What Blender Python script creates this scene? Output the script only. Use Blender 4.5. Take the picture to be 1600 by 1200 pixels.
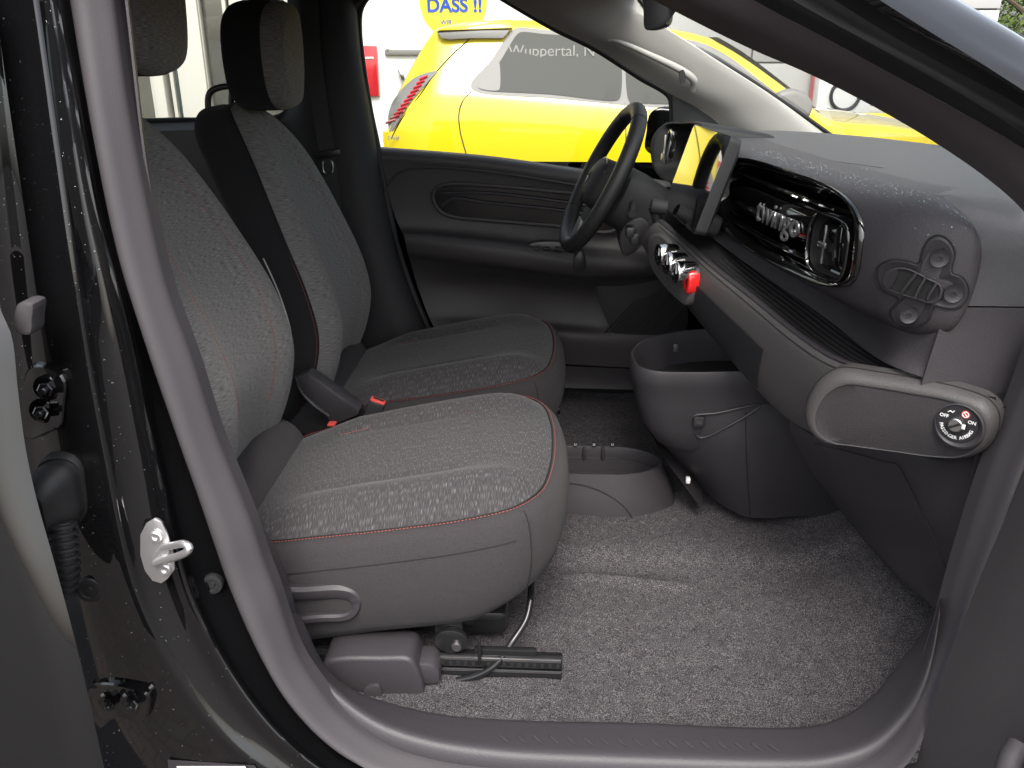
import bpy, bmesh, math, random
import numpy as np
from mathutils import Vector, Matrix
random.seed(4)
rng = np.random.default_rng(4)
for _o in list(bpy.data.objects): bpy.data.objects.remove(_o)
SC = bpy.context.scene
COL = SC.collection

# ------------------------------------------------------------------ camera
F = 1318.0                       # focal length in photo pixels (photo 1600 x 1200)
TH = math.atan(540 / 1318.0)     # pitch down
CH = 1.40                        # camera height above the ground
YAW = math.atan(70 * math.cos(TH) / F)
CF = np.array([-math.sin(YAW) * math.cos(TH), math.cos(YAW) * math.cos(TH), -math.sin(TH)])
CR_ = np.array([math.cos(YAW), math.sin(YAW), 0.0])
CU = np.cross(CR_, CF)
CC = np.array([0.0, 0.0, CH])
cam_data = bpy.data.cameras.new('camera')
cam = bpy.data.objects.new('camera', cam_data)
COL.objects.link(cam)
M3 = Matrix(((CR_[0], CU[0], -CF[0]), (CR_[1], CU[1], -CF[1]), (CR_[2], CU[2], -CF[2])))
cam.matrix_world = Matrix.Translation(Vector(CC)) @ M3.to_4x4()
cam_data.sensor_width = 36.0
cam_data.sensor_fit = 'HORIZONTAL'
cam_data.lens = 36.0 * F / 1600.0
cam_data.clip_start = 0.02
cam_data.clip_end = 1500.0
SC.camera = cam

# ------------------------------------------------------------------ sky, sun, exposure
SUN_EL, SUN_AZ = 54.0, 178.0      # degrees; the light comes from high behind the viewer
world = bpy.data.worlds.new('World'); SC.world = world; world.use_nodes = True
_nt = world.node_tree
_bg = _nt.nodes['Background']
_sky = _nt.nodes.new('ShaderNodeTexSky'); _sky.sky_type = 'NISHITA'; _sky.sun_disc = False
_sky.sun_elevation = math.radians(SUN_EL); _sky.sun_rotation = math.radians(SUN_AZ)
_sky.air_density = 1.0; _sky.dust_density = 4.0; _sky.ozone_density = 0.6
_hs = _nt.nodes.new('ShaderNodeHueSaturation'); _hs.inputs['Saturation'].default_value = 0.42
_nt.links.new(_sky.outputs[0], _hs.inputs['Color'])
_nt.links.new(_hs.outputs[0], _bg.inputs['Color'])
_bg.inputs['Strength'].default_value = 0.15
sun_data = bpy.data.lights.new('sun', 'SUN'); sun = bpy.data.objects.new('sun', sun_data); COL.objects.link(sun)
sun_data.energy = 1.5; sun_data.angle = math.radians(25); sun_data.color = (1.0, 0.95, 0.90)
_d = Vector((math.sin(math.radians(SUN_AZ)) * math.cos(math.radians(SUN_EL)), math.cos(math.radians(SUN_AZ)) * math.cos(math.radians(SUN_EL)), math.sin(math.radians(SUN_EL))))
sun.rotation_euler = _d.to_track_quat('Z', 'Y').to_euler()
sun.location = _d * 30
SC.view_settings.view_transform = 'Standard'
SC.view_settings.look = 'None'
SC.view_settings.exposure = 1.50
SC.view_settings.gamma = 1.0
SC.render.engine = 'CYCLES'
SC.cycles.use_denoising = True
SC.cycles.max_bounces = 10
SC.cycles.transparent_max_bounces = 16
SC.cycles.caustics_reflective = False
SC.cycles.caustics_refractive = False

# ------------------------------------------------------------------ pixel -> place
def P(u, v, y=None, x=None, z=None):
    d = CF + CR_ * ((u - 800) / F) - CU * ((v - 600) / F)
    if y is not None: t = y / d[1]
    elif x is not None: t = x / d[0]
    else: t = (z - CH) / d[2]
    return CC + t * d
def PY(pts, y):
    """photo pixels standing at depth y (y may also be a list, one depth per point)"""
    ys = y if isinstance(y, (list, tuple)) else [y] * len(pts)
    return [P(p[0], p[1], y=q) for p, q in zip(pts, ys)]
def PD(pts):
    """(u, v, depth) triples"""
    return [P(u, v, y=d) for u, v, d in pts]
def PZ(pts, z): return [P(u, v, z=z) for u, v in pts]
def PX(pts, x): return [P(u, v, x=x) for u, v in pts]

# ------------------------------------------------------------------ materials
MATS = {}
def nd(nt, t, **kw):
    n = nt.nodes.new(t)
    for k, v in kw.items():
        if hasattr(n, k): setattr(n, k, v)
        else: n.inputs[k].default_value = v
    return n
def mat(name, col, rough=0.5, metal=0.0, coat=0.0, bump=None, vary=None, spec=0.5, stretch=(1, 1, 1), emit=0, sheen=0.0, coat_rough=0.05, rvary=None):
    """bump=(scale, strength[, detail]); vary=(scale, amount) mottles the base colour; stretch scales the noise space per axis; rvary=(scale, lo, hi)"""
    if name in MATS: return MATS[name]
    m = bpy.data.materials.new(name); m.use_nodes = True
    nt = m.node_tree; b = nt.nodes['Principled BSDF']
    b.inputs['Base Color'].default_value = (*col, 1)
    b.inputs['Roughness'].default_value = rough
    b.inputs['Metallic'].default_value = metal
    b.inputs['Coat Weight'].default_value = coat
    b.inputs['Coat Roughness'].default_value = coat_rough
    b.inputs['Specular IOR Level'].default_value = spec
    b.inputs['Sheen Weight'].default_value = sheen
    if bump or vary or rvary:
        tc = nd(nt, 'ShaderNodeTexCoord'); mp = nd(nt, 'ShaderNodeMapping'); mp.inputs['Scale'].default_value = stretch
        nt.links.new(tc.outputs['Object'], mp.inputs['Vector'])
    if vary:
        n = nd(nt, 'ShaderNodeTexNoise'); n.inputs['Scale'].default_value = vary[0]; n.inputs['Detail'].default_value = 4
        nt.links.new(mp.outputs[0], n.inputs['Vector'])
        r = nd(nt, 'ShaderNodeMapRange'); r.inputs['From Min'].default_value = 0.3; r.inputs['From Max'].default_value = 0.7
        r.inputs['To Min'].default_value = 1 - vary[1]; r.inputs['To Max'].default_value = 1 + vary[1]
        nt.links.new(n.outputs['Fac'], r.inputs['Value'])
        mx = nd(nt, 'ShaderNodeVectorMath'); mx.operation = 'SCALE'; mx.inputs[0].default_value = col
        nt.links.new(r.outputs[0], mx.inputs['Scale'])
        nt.links.new(mx.outputs[0], b.inputs['Base Color'])
    if rvary:
        n = nd(nt, 'ShaderNodeTexNoise'); n.inputs['Scale'].default_value = rvary[0]; n.inputs['Detail'].default_value = 3
        nt.links.new(mp.outputs[0], n.inputs['Vector'])
        r = nd(nt, 'ShaderNodeMapRange'); r.inputs['From Min'].default_value = 0.3; r.inputs['From Max'].default_value = 0.7
        r.inputs['To Min'].default_value = rvary[1]; r.inputs['To Max'].default_value = rvary[2]
        nt.links.new(n.outputs['Fac'], r.inputs['Value']); nt.links.new(r.outputs[0], b.inputs['Roughness'])
    if bump:
        n = nd(nt, 'ShaderNodeTexNoise'); n.inputs['Scale'].default_value = bump[0]; n.inputs['Detail'].default_value = bump[2] if len(bump) > 2 else 2
        nt.links.new(mp.outputs[0], n.inputs['Vector'])
        bp = nd(nt, 'ShaderNodeBump'); bp.inputs['Strength'].default_value = bump[1]; bp.inputs['Distance'].default_value = 0.002
        nt.links.new(n.outputs['Fac'], bp.inputs['Height']); nt.links.new(bp.outputs[0], b.inputs['Normal'])
    if emit:
        b.inputs['Emission Color'].default_value = (*col, 1); b.inputs['Emission Strength'].default_value = emit
    MATS[name] = m
    return m

def cloth_mat(name, dark, light, along, across, thr, flat='z'):
    """woven melange: dark ground with pale threads running along Y"""
    m = bpy.data.materials.new(name); m.use_nodes = True
    nt = m.node_tree; b = nt.nodes['Principled BSDF']; b.inputs['Roughness'].default_value = 0.9; b.inputs['Specular IOR Level'].default_value = 0.2
    b.inputs['Sheen Weight'].default_value = 0.12; b.inputs['Sheen Roughness'].default_value = 0.5
    tc = nd(nt, 'ShaderNodeTexCoord'); mp = nd(nt, 'ShaderNodeMapping'); mp.inputs['Scale'].default_value = (across, along, 0) if flat == 'z' else (0, along, across)
    nt.links.new(tc.outputs['Object'], mp.inputs['Vector'])
    n = nd(nt, 'ShaderNodeTexNoise'); n.inputs['Scale'].default_value = 1.0; n.inputs['Detail'].default_value = 0.6; n.inputs['Roughness'].default_value = 0.5
    nt.links.new(mp.outputs[0], n.inputs['Vector'])
    r = nd(nt, 'ShaderNodeMapRange'); r.inputs['From Min'].default_value = thr[0]; r.inputs['From Max'].default_value = thr[1]; 
    nt.links.new(n.outputs['Fac'], r.inputs['Value'])
    n2 = nd(nt, 'ShaderNodeTexNoise'); n2.inputs['Scale'].default_value = 700.0; n2.inputs['Detail'].default_value = 1.0
    nt.links.new(tc.outputs['Object'], n2.inputs['Vector'])
    mx = nd(nt, 'ShaderNodeMix'); mx.data_type = 'RGBA'; mx.inputs[6].default_value = (*dark, 1); mx.inputs[7].default_value = (*light, 1)
    nt.links.new(r.outputs[0], mx.inputs[0])
    nt.links.new(mx.outputs[2], b.inputs['Base Color'])
    bp = nd(nt, 'ShaderNodeBump'); bp.inputs['Strength'].default_value = 0.12; bp.inputs['Distance'].default_value = 0.001
    ad = nd(nt, 'ShaderNodeMath'); ad.operation = 'ADD'
    nt.links.new(n2.outputs['Fac'], ad.inputs[0]); nt.links.new(n.outputs['Fac'], ad.inputs[1])
    nt.links.new(ad.outputs[0], bp.inputs['Height']); nt.links.new(bp.outputs[0], b.inputs['Normal'])
    MATS[name] = m
    return m

def glass_mat(name, tint=(1, 1, 1), ior=1.45, extra=0.0, rough=0.0):
    """thin pane: transparent plus a fresnel mirror"""
    m = bpy.data.materials.new(name); m.use_nodes = True
    nt = m.node_tree; nt.nodes.remove(nt.nodes['Principled BSDF']); out = nt.nodes['Material Output']
    t = nd(nt, 'ShaderNodeBsdfTransparent'); t.inputs[0].default_value = (*tint, 1)
    g = nd(nt, 'ShaderNodeBsdfGlossy'); g.inputs['Roughness'].default_value = rough
    lw = nd(nt, 'ShaderNodeLayerWeight'); lw.inputs['Blend'].default_value = .5
    fr = nd(nt, 'ShaderNodeMath'); fr.operation = 'POWER'; fr.inputs[1].default_value = 4.6; nt.links.new(lw.outputs['Facing'], fr.inputs[0])
    extra += 2 * ((ior - 1) / (ior + 1)) ** 2
    ad = nd(nt, 'ShaderNodeMath'); ad.operation = 'ADD'; ad.use_clamp = True; ad.inputs[1].default_value = extra
    nt.links.new(fr.outputs[0], ad.inputs[0])
    mx = nd(nt, 'ShaderNodeMixShader'); nt.links.new(ad.outputs[0], mx.inputs[0]); nt.links.new(t.outputs[0], mx.inputs[1]); nt.links.new(g.outputs[0], mx.inputs[2])
    nt.links.new(mx.outputs[0], out.inputs[0])
    MATS[name] = m
    return m

mat('black_paint', (0.004, 0.004, 0.0045), 0.06, coat=1.0, spec=0.1, coat_rough=0.02)
mat('plastic_dark', (0.027, 0.025, 0.028), 0.46, bump=(900, 0.25), spec=0.4)
mat('plastic_mid', (0.036, 0.033, 0.037), 0.45, bump=(700, 0.3), spec=0.4)
mat('plastic_soft', (0.022, 0.022, 0.024), 0.6, bump=(1200, 0.3), spec=0.35)
mat('plastic_smooth', (0.02, 0.02, 0.022), 0.35, spec=0.45)
mat('pillar_mauve', (0.085, 0.074, 0.079), 0.55, bump=(800, 0.2), spec=0.35)
mat('rubber', (0.014, 0.014, 0.015), 0.55, bump=(400, 0.1), spec=0.4)
mat('seal_rubber', (0.047, 0.043, 0.047), 0.62, bump=(600, 0.15), spec=0.35)
mat('piano_black', (0.003, 0.003, 0.003), 0.05, coat=1.0, coat_rough=0.02)
mat('headliner', (0.48, 0.465, 0.44), 0.8, bump=(900, 0.2))
mat('chrome', (0.75, 0.74, 0.74), 0.12, metal=1.0)
mat('satin_metal', (0.55, 0.54, 0.54), 0.3, metal=1.0)
mat('dark_metal', (0.03, 0.03, 0.032), 0.25, metal=0.6)
mat('zinc', (0.72, 0.71, 0.72), 0.38, metal=0.9, bump=(300, 0.1))
mat('red_plastic', (0.75, 0.02, 0.02), 0.2, coat=0.6)
mat('buckle_red', (0.55, 0.06, 0.05), 0.4)
mat('white_plastic', (0.75, 0.75, 0.72), 0.45)
mat('black_fabric', (0.016, 0.016, 0.017), 0.95, bump=(1100, 0.5), spec=0.15, sheen=0.06)
mat('side_fabric', (0.036, 0.033, 0.035), 0.95, bump=(1000, 0.6), spec=0.15, vary=(900, 0.35), sheen=0.05)
mat('red_thread', (0.30, 0.07, 0.06), 0.8)
mat('dark_thread', (0.006, 0.006, 0.006), 0.8)
mat('grey_thread', (0.4, 0.4, 0.4), 0.8)
mat('white_print', (0.8, 0.8, 0.8), 0.5)
cloth_mat('cloth_back', (0.056, 0.054, 0.054), (0.31, 0.30, 0.29), 75, 1500, (0.25, 0.95), flat='x')
cloth_mat('cloth_cushion', (0.032, 0.030, 0.032), (0.19, 0.185, 0.185), 85, 1250, (0.52, 0.97))
glass_mat('window_glass', (0.66, 0.69, 0.67), 1.35)
glass_mat('tinted_glass', (0.42, 0.44, 0.44), 1.45, 0.10)

# ------------------------------------------------------------------ mesh helpers
def cr(pts, n, closed=False):
    """Catmull-Rom through pts, resampled to n points evenly by length"""
    p = np.array([np.asarray(q, float) for q in pts])
    if len(p) == 2 and not closed:
        t = np.linspace(0, 1, n)[:, None]; return p[0] * (1 - t) + p[1] * t
    if closed: q = np.vstack([p[-1], p, p[0], p[1]])
    else: q = np.vstack([2 * p[0] - p[1], p, 2 * p[-1] - p[-2]])
    out = []
    for i in range(1, len(q) - 2):
        p0, p1, p2, p3 = q[i - 1], q[i], q[i + 1], q[i + 2]
        t0 = 0.0; t1 = t0 + max(1e-9, np.linalg.norm(p1 - p0)) ** 0.5; t2 = t1 + max(1e-9, np.linalg.norm(p2 - p1)) ** 0.5; t3 = t2 + max(1e-9, np.linalg.norm(p3 - p2)) ** 0.5
        for t in np.linspace(t1, t2, 16, endpoint=False):
            a1 = (t1 - t) / (t1 - t0) * p0 + (t - t0) / (t1 - t0) * p1
            a2 = (t2 - t) / (t2 - t1) * p1 + (t - t1) / (t2 - t1) * p2
            a3 = (t3 - t) / (t3 - t2) * p2 + (t - t2) / (t3 - t2) * p3
            b1 = (t2 - t) / (t2 - t0) * a1 + (t - t0) / (t2 - t0) * a2
            b2 = (t3 - t) / (t3 - t1) * a2 + (t - t1) / (t3 - t1) * a3
            out.append((t2 - t) / (t2 - t1) * b1 + (t - t1) / (t2 - t1) * b2)
    out.append(q[-2]); out = np.array(out)
    L = np.concatenate([[0], np.cumsum(np.linalg.norm(np.diff(out, axis=0), axis=1))])
    s = np.linspace(0, L[-1], n + 1)[:-1] if closed else np.linspace(0, L[-1], n)
    return np.stack([np.interp(s, L, out[:, k]) for k in range(3)], 1)
def lin(pts, n):
    p = np.array([np.asarray(q, float) for q in pts])
    L = np.concatenate([[0], np.cumsum(np.linalg.norm(np.diff(p, axis=0), axis=1))])
    s = np.linspace(0, L[-1], n)
    return np.stack([np.interp(s, L, p[:, k]) for k in range(3)], 1)

def make(name, verts, faces, material, parent=None, smooth=True, angle=38, mats=None, fmat=None, label=None, solid=0, kind=None):
    me = bpy.data.meshes.new(name)
    me.from_pydata([tuple(map(float, v)) for v in verts], [], [tuple(f) for f in faces])
    for mm in (mats or [material]): me.materials.append(MATS[mm])
    if fmat is not None: me.polygons.foreach_set('material_index', fmat)
    if smooth:
        me.polygons.foreach_set('use_smooth', [True] * len(me.polygons))
        me.set_sharp_from_angle(angle=math.radians(angle))
    me.update()
    o = bpy.data.objects.new(name, me); COL.objects.link(o)
    if parent is not None: o.parent = parent
    if label: o['label'] = label
    if kind: o['kind'] = kind
    if solid:
        md = o.modifiers.new('solidify', 'SOLIDIFY'); md.thickness = abs(solid); md.offset = 1 if solid > 0 else -1
        es = o.modifiers.new('split', 'EDGE_SPLIT'); es.split_angle = math.radians(50)
    return o
def empty(name, parent=None, label=None, cat=None, group=None, loc=(0, 0, 0)):
    o = bpy.data.objects.new(name, None); COL.objects.link(o); o.location = loc
    if parent is not None: o.parent = parent
    if label: o['label'] = label
    if cat: o['category'] = cat
    if group: o['group'] = group
    return o
class MB:
    """collects vertices and faces for one mesh"""
    def __init__(s): s.v = []; s.f = []; s.m = []
    def add(s, v, f, m=0):
        b = len(s.v); s.v += [np.asarray(q, float) for q in v]; s.f += [tuple(i + b for i in q) for q in f]; s.m += [m] * len(f); return s
    def grid(s, rows, closed_u=False, closed_v=False, m=0, flip=False):
        rows = [np.asarray(r) for r in rows]; nu, nv = len(rows), len(rows[0]); v = np.concatenate(rows); f = []
        for i in range(nu if closed_u else nu - 1):
            for j in range(nv if closed_v else nv - 1):
                a = i * nv + j; b_ = i * nv + (j + 1) % nv; c = ((i + 1) % nu) * nv + (j + 1) % nv; d = ((i + 1) % nu) * nv + j
                f.append((a, d, c, b_) if flip else (a, b_, c, d))
        return s.add(v, f, m)
    def cap(s, ring, flip=False, m=0):
        n = len(ring); return s.add(ring, [tuple(range(n))[::-1] if flip else tuple(range(n))], m)
    def fan(s, ring, c=None, m=0, flip=False):
        n = len(ring); c = np.mean(ring, axis=0) if c is None else c
        return s.add(list(ring) + [c], [((i + 1) % n, i, n) if flip else (i, (i + 1) % n, n) for i in range(n)], m)
    def tube(s, path, r, seg=10, closed=False, caps=True, m=0):
        p = np.array([np.asarray(q, float) for q in path]); n = len(p)
        rr = r if isinstance(r, (list, tuple, np.ndarray)) else [r] * n
        if closed: t = np.roll(p, -1, 0) - np.roll(p, 1, 0)
        else: t = np.gradient(p, axis=0)
        t = t / np.maximum(1e-12, np.linalg.norm(t, axis=1))[:, None]
        ref = np.array([0, 0, 1.0]) if abs(t[0][2]) < 0.9 else np.array([1.0, 0, 0])
        u = np.cross(t[0], ref); u /= np.linalg.norm(u); rings = []
        for i in range(n):
            u = u - t[i] * (u @ t[i]); u /= max(1e-12, np.linalg.norm(u)); w = np.cross(t[i], u)
            a = np.linspace(0, 2 * math.pi, seg, endpoint=False)
            rings.append(p[i] + rr[i] * (np.cos(a)[:, None] * u + np.sin(a)[:, None] * w))
        s.grid(rings, closed_u=closed, closed_v=True, m=m)
        if caps and not closed: s.cap(rings[0], m=m); s.cap(rings[-1], True, m=m)
        return s
    def box(s, c, size, rot=None, r=0.0, seg=2, m=0):
        bm = bmesh.new(); bmesh.ops.create_cube(bm, size=1.0)
        for v in bm.verts: v.co = Vector((v.co.x * size[0], v.co.y * size[1], v.co.z * size[2]))
        if r > 0: bmesh.ops.bevel(bm, geom=list(bm.edges), offset=r, segments=seg, affect='EDGES', profile=0.5)
        R = Matrix.Identity(3) if rot is None else rot
        vs = [np.array(R @ v.co) + np.asarray(c, float) for v in bm.verts]; bm.verts.index_update()
        fs = [[v.index for v in f.verts] for f in bm.faces]; bm.free()
        return s.add(vs, fs, m)
    def prism(s, outline, vec, r=0.0, seg=2, m=0):
        """closed outline (3D points) extruded by vec with bevelled rims"""
        bm = bmesh.new(); vec = np.asarray(vec, float)
        a = [bm.verts.new(tuple(map(float, p))) for p in outline]; b = [bm.verts.new(tuple(map(float, np.asarray(p) + vec))) for p in outline]; n = len(a)
        bm.faces.new(a); bm.faces.new(b[::-1]); top = set(a); bot = set(b)
        for i in range(n): bm.faces.new((a[(i + 1) % n], a[i], b[i], b[(i + 1) % n]))
        bmesh.ops.recalc_face_normals(bm, faces=list(bm.faces))
        if r > 0:
            ed = [e for e in bm.edges if all(v in top for v in e.verts) or all(v in bot for v in e.verts)]
            bmesh.ops.bevel(bm, geom=ed, offset=r, segments=seg, affect='EDGES', profile=0.5)
        bm.verts.index_update()
        vs = [np.array(v.co) for v in bm.verts]; fs = [[v.index for v in f.verts] for f in bm.faces]; bm.free()
        return s.add(vs, fs, m)
    def build(s, name, material=None, parent=None, **k):
        if 'mats' in k: return make(name, s.v, s.f, None, parent, fmat=s.m, **k)
        return make(name, s.v, s.f, material, parent, **k)

def loft(name, rails, n, material, parent=None, closed=False, sharp=None, **k):
    """surface through rails; each rail is a list of 3D points, resampled smoothly to n"""
    rows = [cr(r, n) for r in rails]
    return MB().grid(rows, closed_u=closed).build(name, material, parent, **k)
def smooth_rails(rails, n, m):
    """n samples along, m samples across, smooth both ways"""
    rows = np.array([cr(r, n) for r in rails]); out = np.array([cr(rows[:, j], m) for j in range(n)])
    return np.transpose(out, (1, 0, 2))
def dashes(mb, path, step, fill, r, lift=None):
    p = np.array(path); L = np.concatenate([[0], np.cumsum(np.linalg.norm(np.diff(p, axis=0), axis=1))]); k = int(L[-1] / step)
    for i in range(k):
        a, b = i * step, i * step + step * fill
        q = [np.array([np.interp(s_, L, p[:, c]) for c in range(3)]) for s_ in (a, (a + b) / 2, b)]
        mb.tube(q, r, seg=4)
    return mb
def rrect(w, h, r, n=6):
    """rounded rectangle outline, centred, counterclockwise 2D"""
    out = []
    for cx, cy, a0 in ((w / 2 - r, h / 2 - r, 0), (-w / 2 + r, h / 2 - r, 90), (-w / 2 + r, -h / 2 + r, 180), (w / 2 - r, -h / 2 + r, 270)):
        for i in range(n + 1):
            a = math.radians(a0 + 90 * i / n); out.append((cx + r * math.cos(a), cy + r * math.sin(a)))
    return out
def frame(o, ex, ey):
    """place 2D points on the plane through o spanned by ex, ey"""
    o, ex, ey = np.asarray(o, float), np.asarray(ex, float), np.asarray(ey, float)
    return lambda pts, d=0.0: [o + ex * a + ey * b + np.cross(ex, ey) * d for a, b in pts]
def unit(v): v = np.asarray(v, float); return v / np.linalg.norm(v)
def text_part(name, s, parent, material, fr_o, ex, ey, size, extrude=0.0005, bold=0, shear=0, align='CENTER', body_scale=1.0):
    cu = bpy.data.curves.new(name, 'FONT'); cu.body = s; cu.size = size; cu.extrude = extrude; cu.align_x = align; cu.align_y = 'CENTER'; cu.shear = shear; cu.offset = bold
    o0 = bpy.data.objects.new(name, cu); COL.objects.link(o0)
    dg = bpy.context.evaluated_depsgraph_get(); me = bpy.data.meshes.new_from_object(o0.evaluated_get(dg))
    bpy.data.objects.remove(o0)
    ex, ey = unit(ex), unit(ey); ez = np.cross(ex, ey)
    for v in me.vertices: v.co = Vector(np.asarray(fr_o) + ex * v.co.x * body_scale + ey * v.co.y + ez * v.co.z)
    me.materials.clear(); me.materials.append(MATS[material])
    o = bpy.data.objects.new(name, me); COL.objects.link(o); o.parent = parent
    return o
# ------------------------------------------------------------------ seats
CAR = empty('black_car', label='black hatchback with both its doors open and grey cloth seats, seen through the front doorway', cat='car', loc=(0, 0, 0))
Y0 = 1.43          # passenger seat centre line

def cushion_seam():
    h = [(-.56, 0), (-.56, .12), (-.548, .185), (-.49, .218), (-.38, .232), (-.25, .243), (-.13, .245), (-.06, .230), (-.018, .182), (0, .10), (.005, 0)]
    full = h + [(x, -y) for x, y in h[-2:0:-1]]
    return cr([(x, y, 0) for x, y in full], 96, closed=True)
def seam_z(x): return .604 + (x + .49) * .20 - .9 * np.maximum(0, x + .10) ** 2
def build_cushion(parent, mb_mats):
    S = cushion_seam(); c = np.array([-.27, 0, 0]); mb = MB()
    rings = []
    for s in np.linspace(.0, 1, 26)[1:]:
        q = c + (S - c) * s; x, y = q[:, 0], q[:, 1]
        z = seam_z(x) + .030 * (1 - s ** 5) + .020 * np.exp(-((np.abs(y) - .175) / .045) ** 2) * (1 - s ** 8) * np.clip((x + .5) / .1, 0, 1) * np.clip((.05 - x) / .12, 0, 1)
        # shallow tuck along the far bolster
        z -= .006 * np.exp(-((np.abs(y) - .118) / .010) ** 2) * np.clip((x + .46) / .06, 0, 1) * np.clip((-.12 - x) / .06, 0, 1)
        rings.append(np.stack([x, y + Y0, z], 1))
    top = rings[::-1]
    nrm = np.roll(S, -1, 0) - np.roll(S, 1, 0); nrm = np.stack([nrm[:, 1], -nrm[:, 0], 0 * nrm[:, 0]], 1); nrm /= np.linalg.norm(nrm, axis=1)[:, None]
    if (nrm[0] @ np.array([-1, 0, 0])) < 0: nrm = -nrm
    mb.grid(top, closed_v=True, m=0); mb.fan(top[-1], np.array([-.27, Y0, seam_z(-.27) + .031]), m=0)
    sides = []
    for d, dn in ((0, 0), (.003, .004), (.013, .006), (.022, .018), (.030, .045), (.034, .085), (.032, .13), (.022, .175), (.004, .20), (-.04, .215), (-.10, .215)):
        x = S[:, 0]; k = 1 - .22 * np.clip((x + .12) / .12, 0, 1)
        q = S + nrm * d
        z = seam_z(S[:, 0]) - dn * k - (.02 * np.clip((-.3 - x) / .25, 0, 1)) * (dn / .2)
        sides.append(np.stack([q[:, 0], q[:, 1] + Y0, z], 1))
    mb.grid(sides, closed_v=True, m=1)
    o = mb.build('cushion', parent=parent, mats=['cloth_cushion', 'side_fabric'], angle=60)
    # stitched seams
    seam = np.stack([S[:, 0] + nrm[:, 0] * .006, S[:, 1] + Y0 + nrm[:, 1] * .006, seam_z(S[:, 0]) + .0012], 1)
    seam = np.roll(seam, -8, 0)[:82]
    dashes(MB(), seam, .0062, .55, .00065).build('red_stitching', 'red_thread', o)
    MB().tube(np.stack([S[:, 0] + nrm[:, 0] * .001, S[:, 1] + Y0 + nrm[:, 1] * .001, seam_z(S[:, 0]) + .0005], 1), .0016, 6, closed=True).build('piping', 'dark_thread', o)
    tl = []
    for x in np.linspace(-.43, -.14, 40):
        y = .118 + .012 * math.sin((x + .43) / .29 * math.pi); s = .5
        z = seam_z(x) + .030 * (1 - (abs(y) / .24) ** 5) + .020 * math.exp(-((abs(y) - .175) / .045) ** 2) - .0055 + .0012
        tl.append((x, Y0 + y, z))
    dashes(MB(), tl, .0062, .55, .00065).build('red_stitching', 'red_thread', o)
    # side panel seams: one along each flank, one upright near the front
    idx = np.arange(96)
    for sgn in (-1, 1):
        mbs = MB()
        pth = [(S[i, 0] + nrm[i, 0] * .0305, S[i, 1] + Y0 + nrm[i, 1] * .0305, seam_z(S[i, 0]) - .046 + .02 * (S[i, 0] + .25)) for i in idx if S[i, 1] * sgn > .15 and -.50 < S[i, 0] < -.055]
        pth.sort(key=lambda p: p[0]); mbs.tube(cr(pth, 40), .0012, 5); mbs.build('seam', 'dark_thread', o); mbs = MB()
        i0 = min(idx, key=lambda i: abs(S[i, 0] + .052) + (0 if S[i, 1] * sgn > 0 else 9))
        up = [(S[i0, 0] + nrm[i0, 0] * (d + .0005), S[i0, 1] + Y0 + nrm[i0, 1] * (d + .0005), seam_z(S[i0, 0]) - dn * (1 - .22 * np.clip((S[i0, 0] + .12) / .12, 0, 1))) for d, dn in ((.013, .006), (.022, .018), (.030, .045), (.034, .085), (.032, .13), (.022, .175))]
        mbs.tube(cr(up, 16), .0012, 5); mbs.build('seam', 'dark_thread', o)
    return o

BACK = [(.50, -.66, .17), (.56, -.615, .205), (.62, -.583, .228), (.68, -.556, .240), (.75, -.534, .247), (.83, -.525, .250), (.93, -.548, .248), (1.06, -.605, .238), (1.14, -.643, .225), (1.21, -.680, .203), (1.26, -.715, .172), (1.29, -.743, .140), (1.312, -.772, .10), (1.322, -.79, .05)]
SEC = [(0, -.030), (.25, -.029), (.42, -.020), (.56, -.006), (.68, 0), (.78, -.010), (.86, -.030), (.90, -.044), (.955, -.055), (.99, -.075), (1.0, -.098), (.98, -.125), (.92, -.142), (.7, -.152), (.35, -.155), (0, -.155)]
NF = 7             # section points up to the front seam
def back_rows(n=60):
    L = cr([(x, w, z) for z, x, w in BACK], n); rows = []
    half = SEC; ring = half + [(-a, b) for a, b in half[-2:0:-1]]
    for i, (x, w, z) in enumerate(L):
        t = i / (n - 1); k = 1.0 if t < .8 else max(.25, 1 - ((t - .8) / .2) ** 2 * .75)
        kf = min(1, .35 + w / .25 * .65); sq = 1 - .22 * np.clip((t - .45) / .4, 0, 1) ** 1.5
        rows.append([np.array((x + b * k * (kf if a * a < .72 else 1), (a * sq if abs(a) < .91 else a * (1 - (1 - sq) * .35 * max(0, (1 - abs(a)) / .1))) * w + Y0, z)) for a, b in ring])
    return np.array(rows), len(ring)
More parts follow.
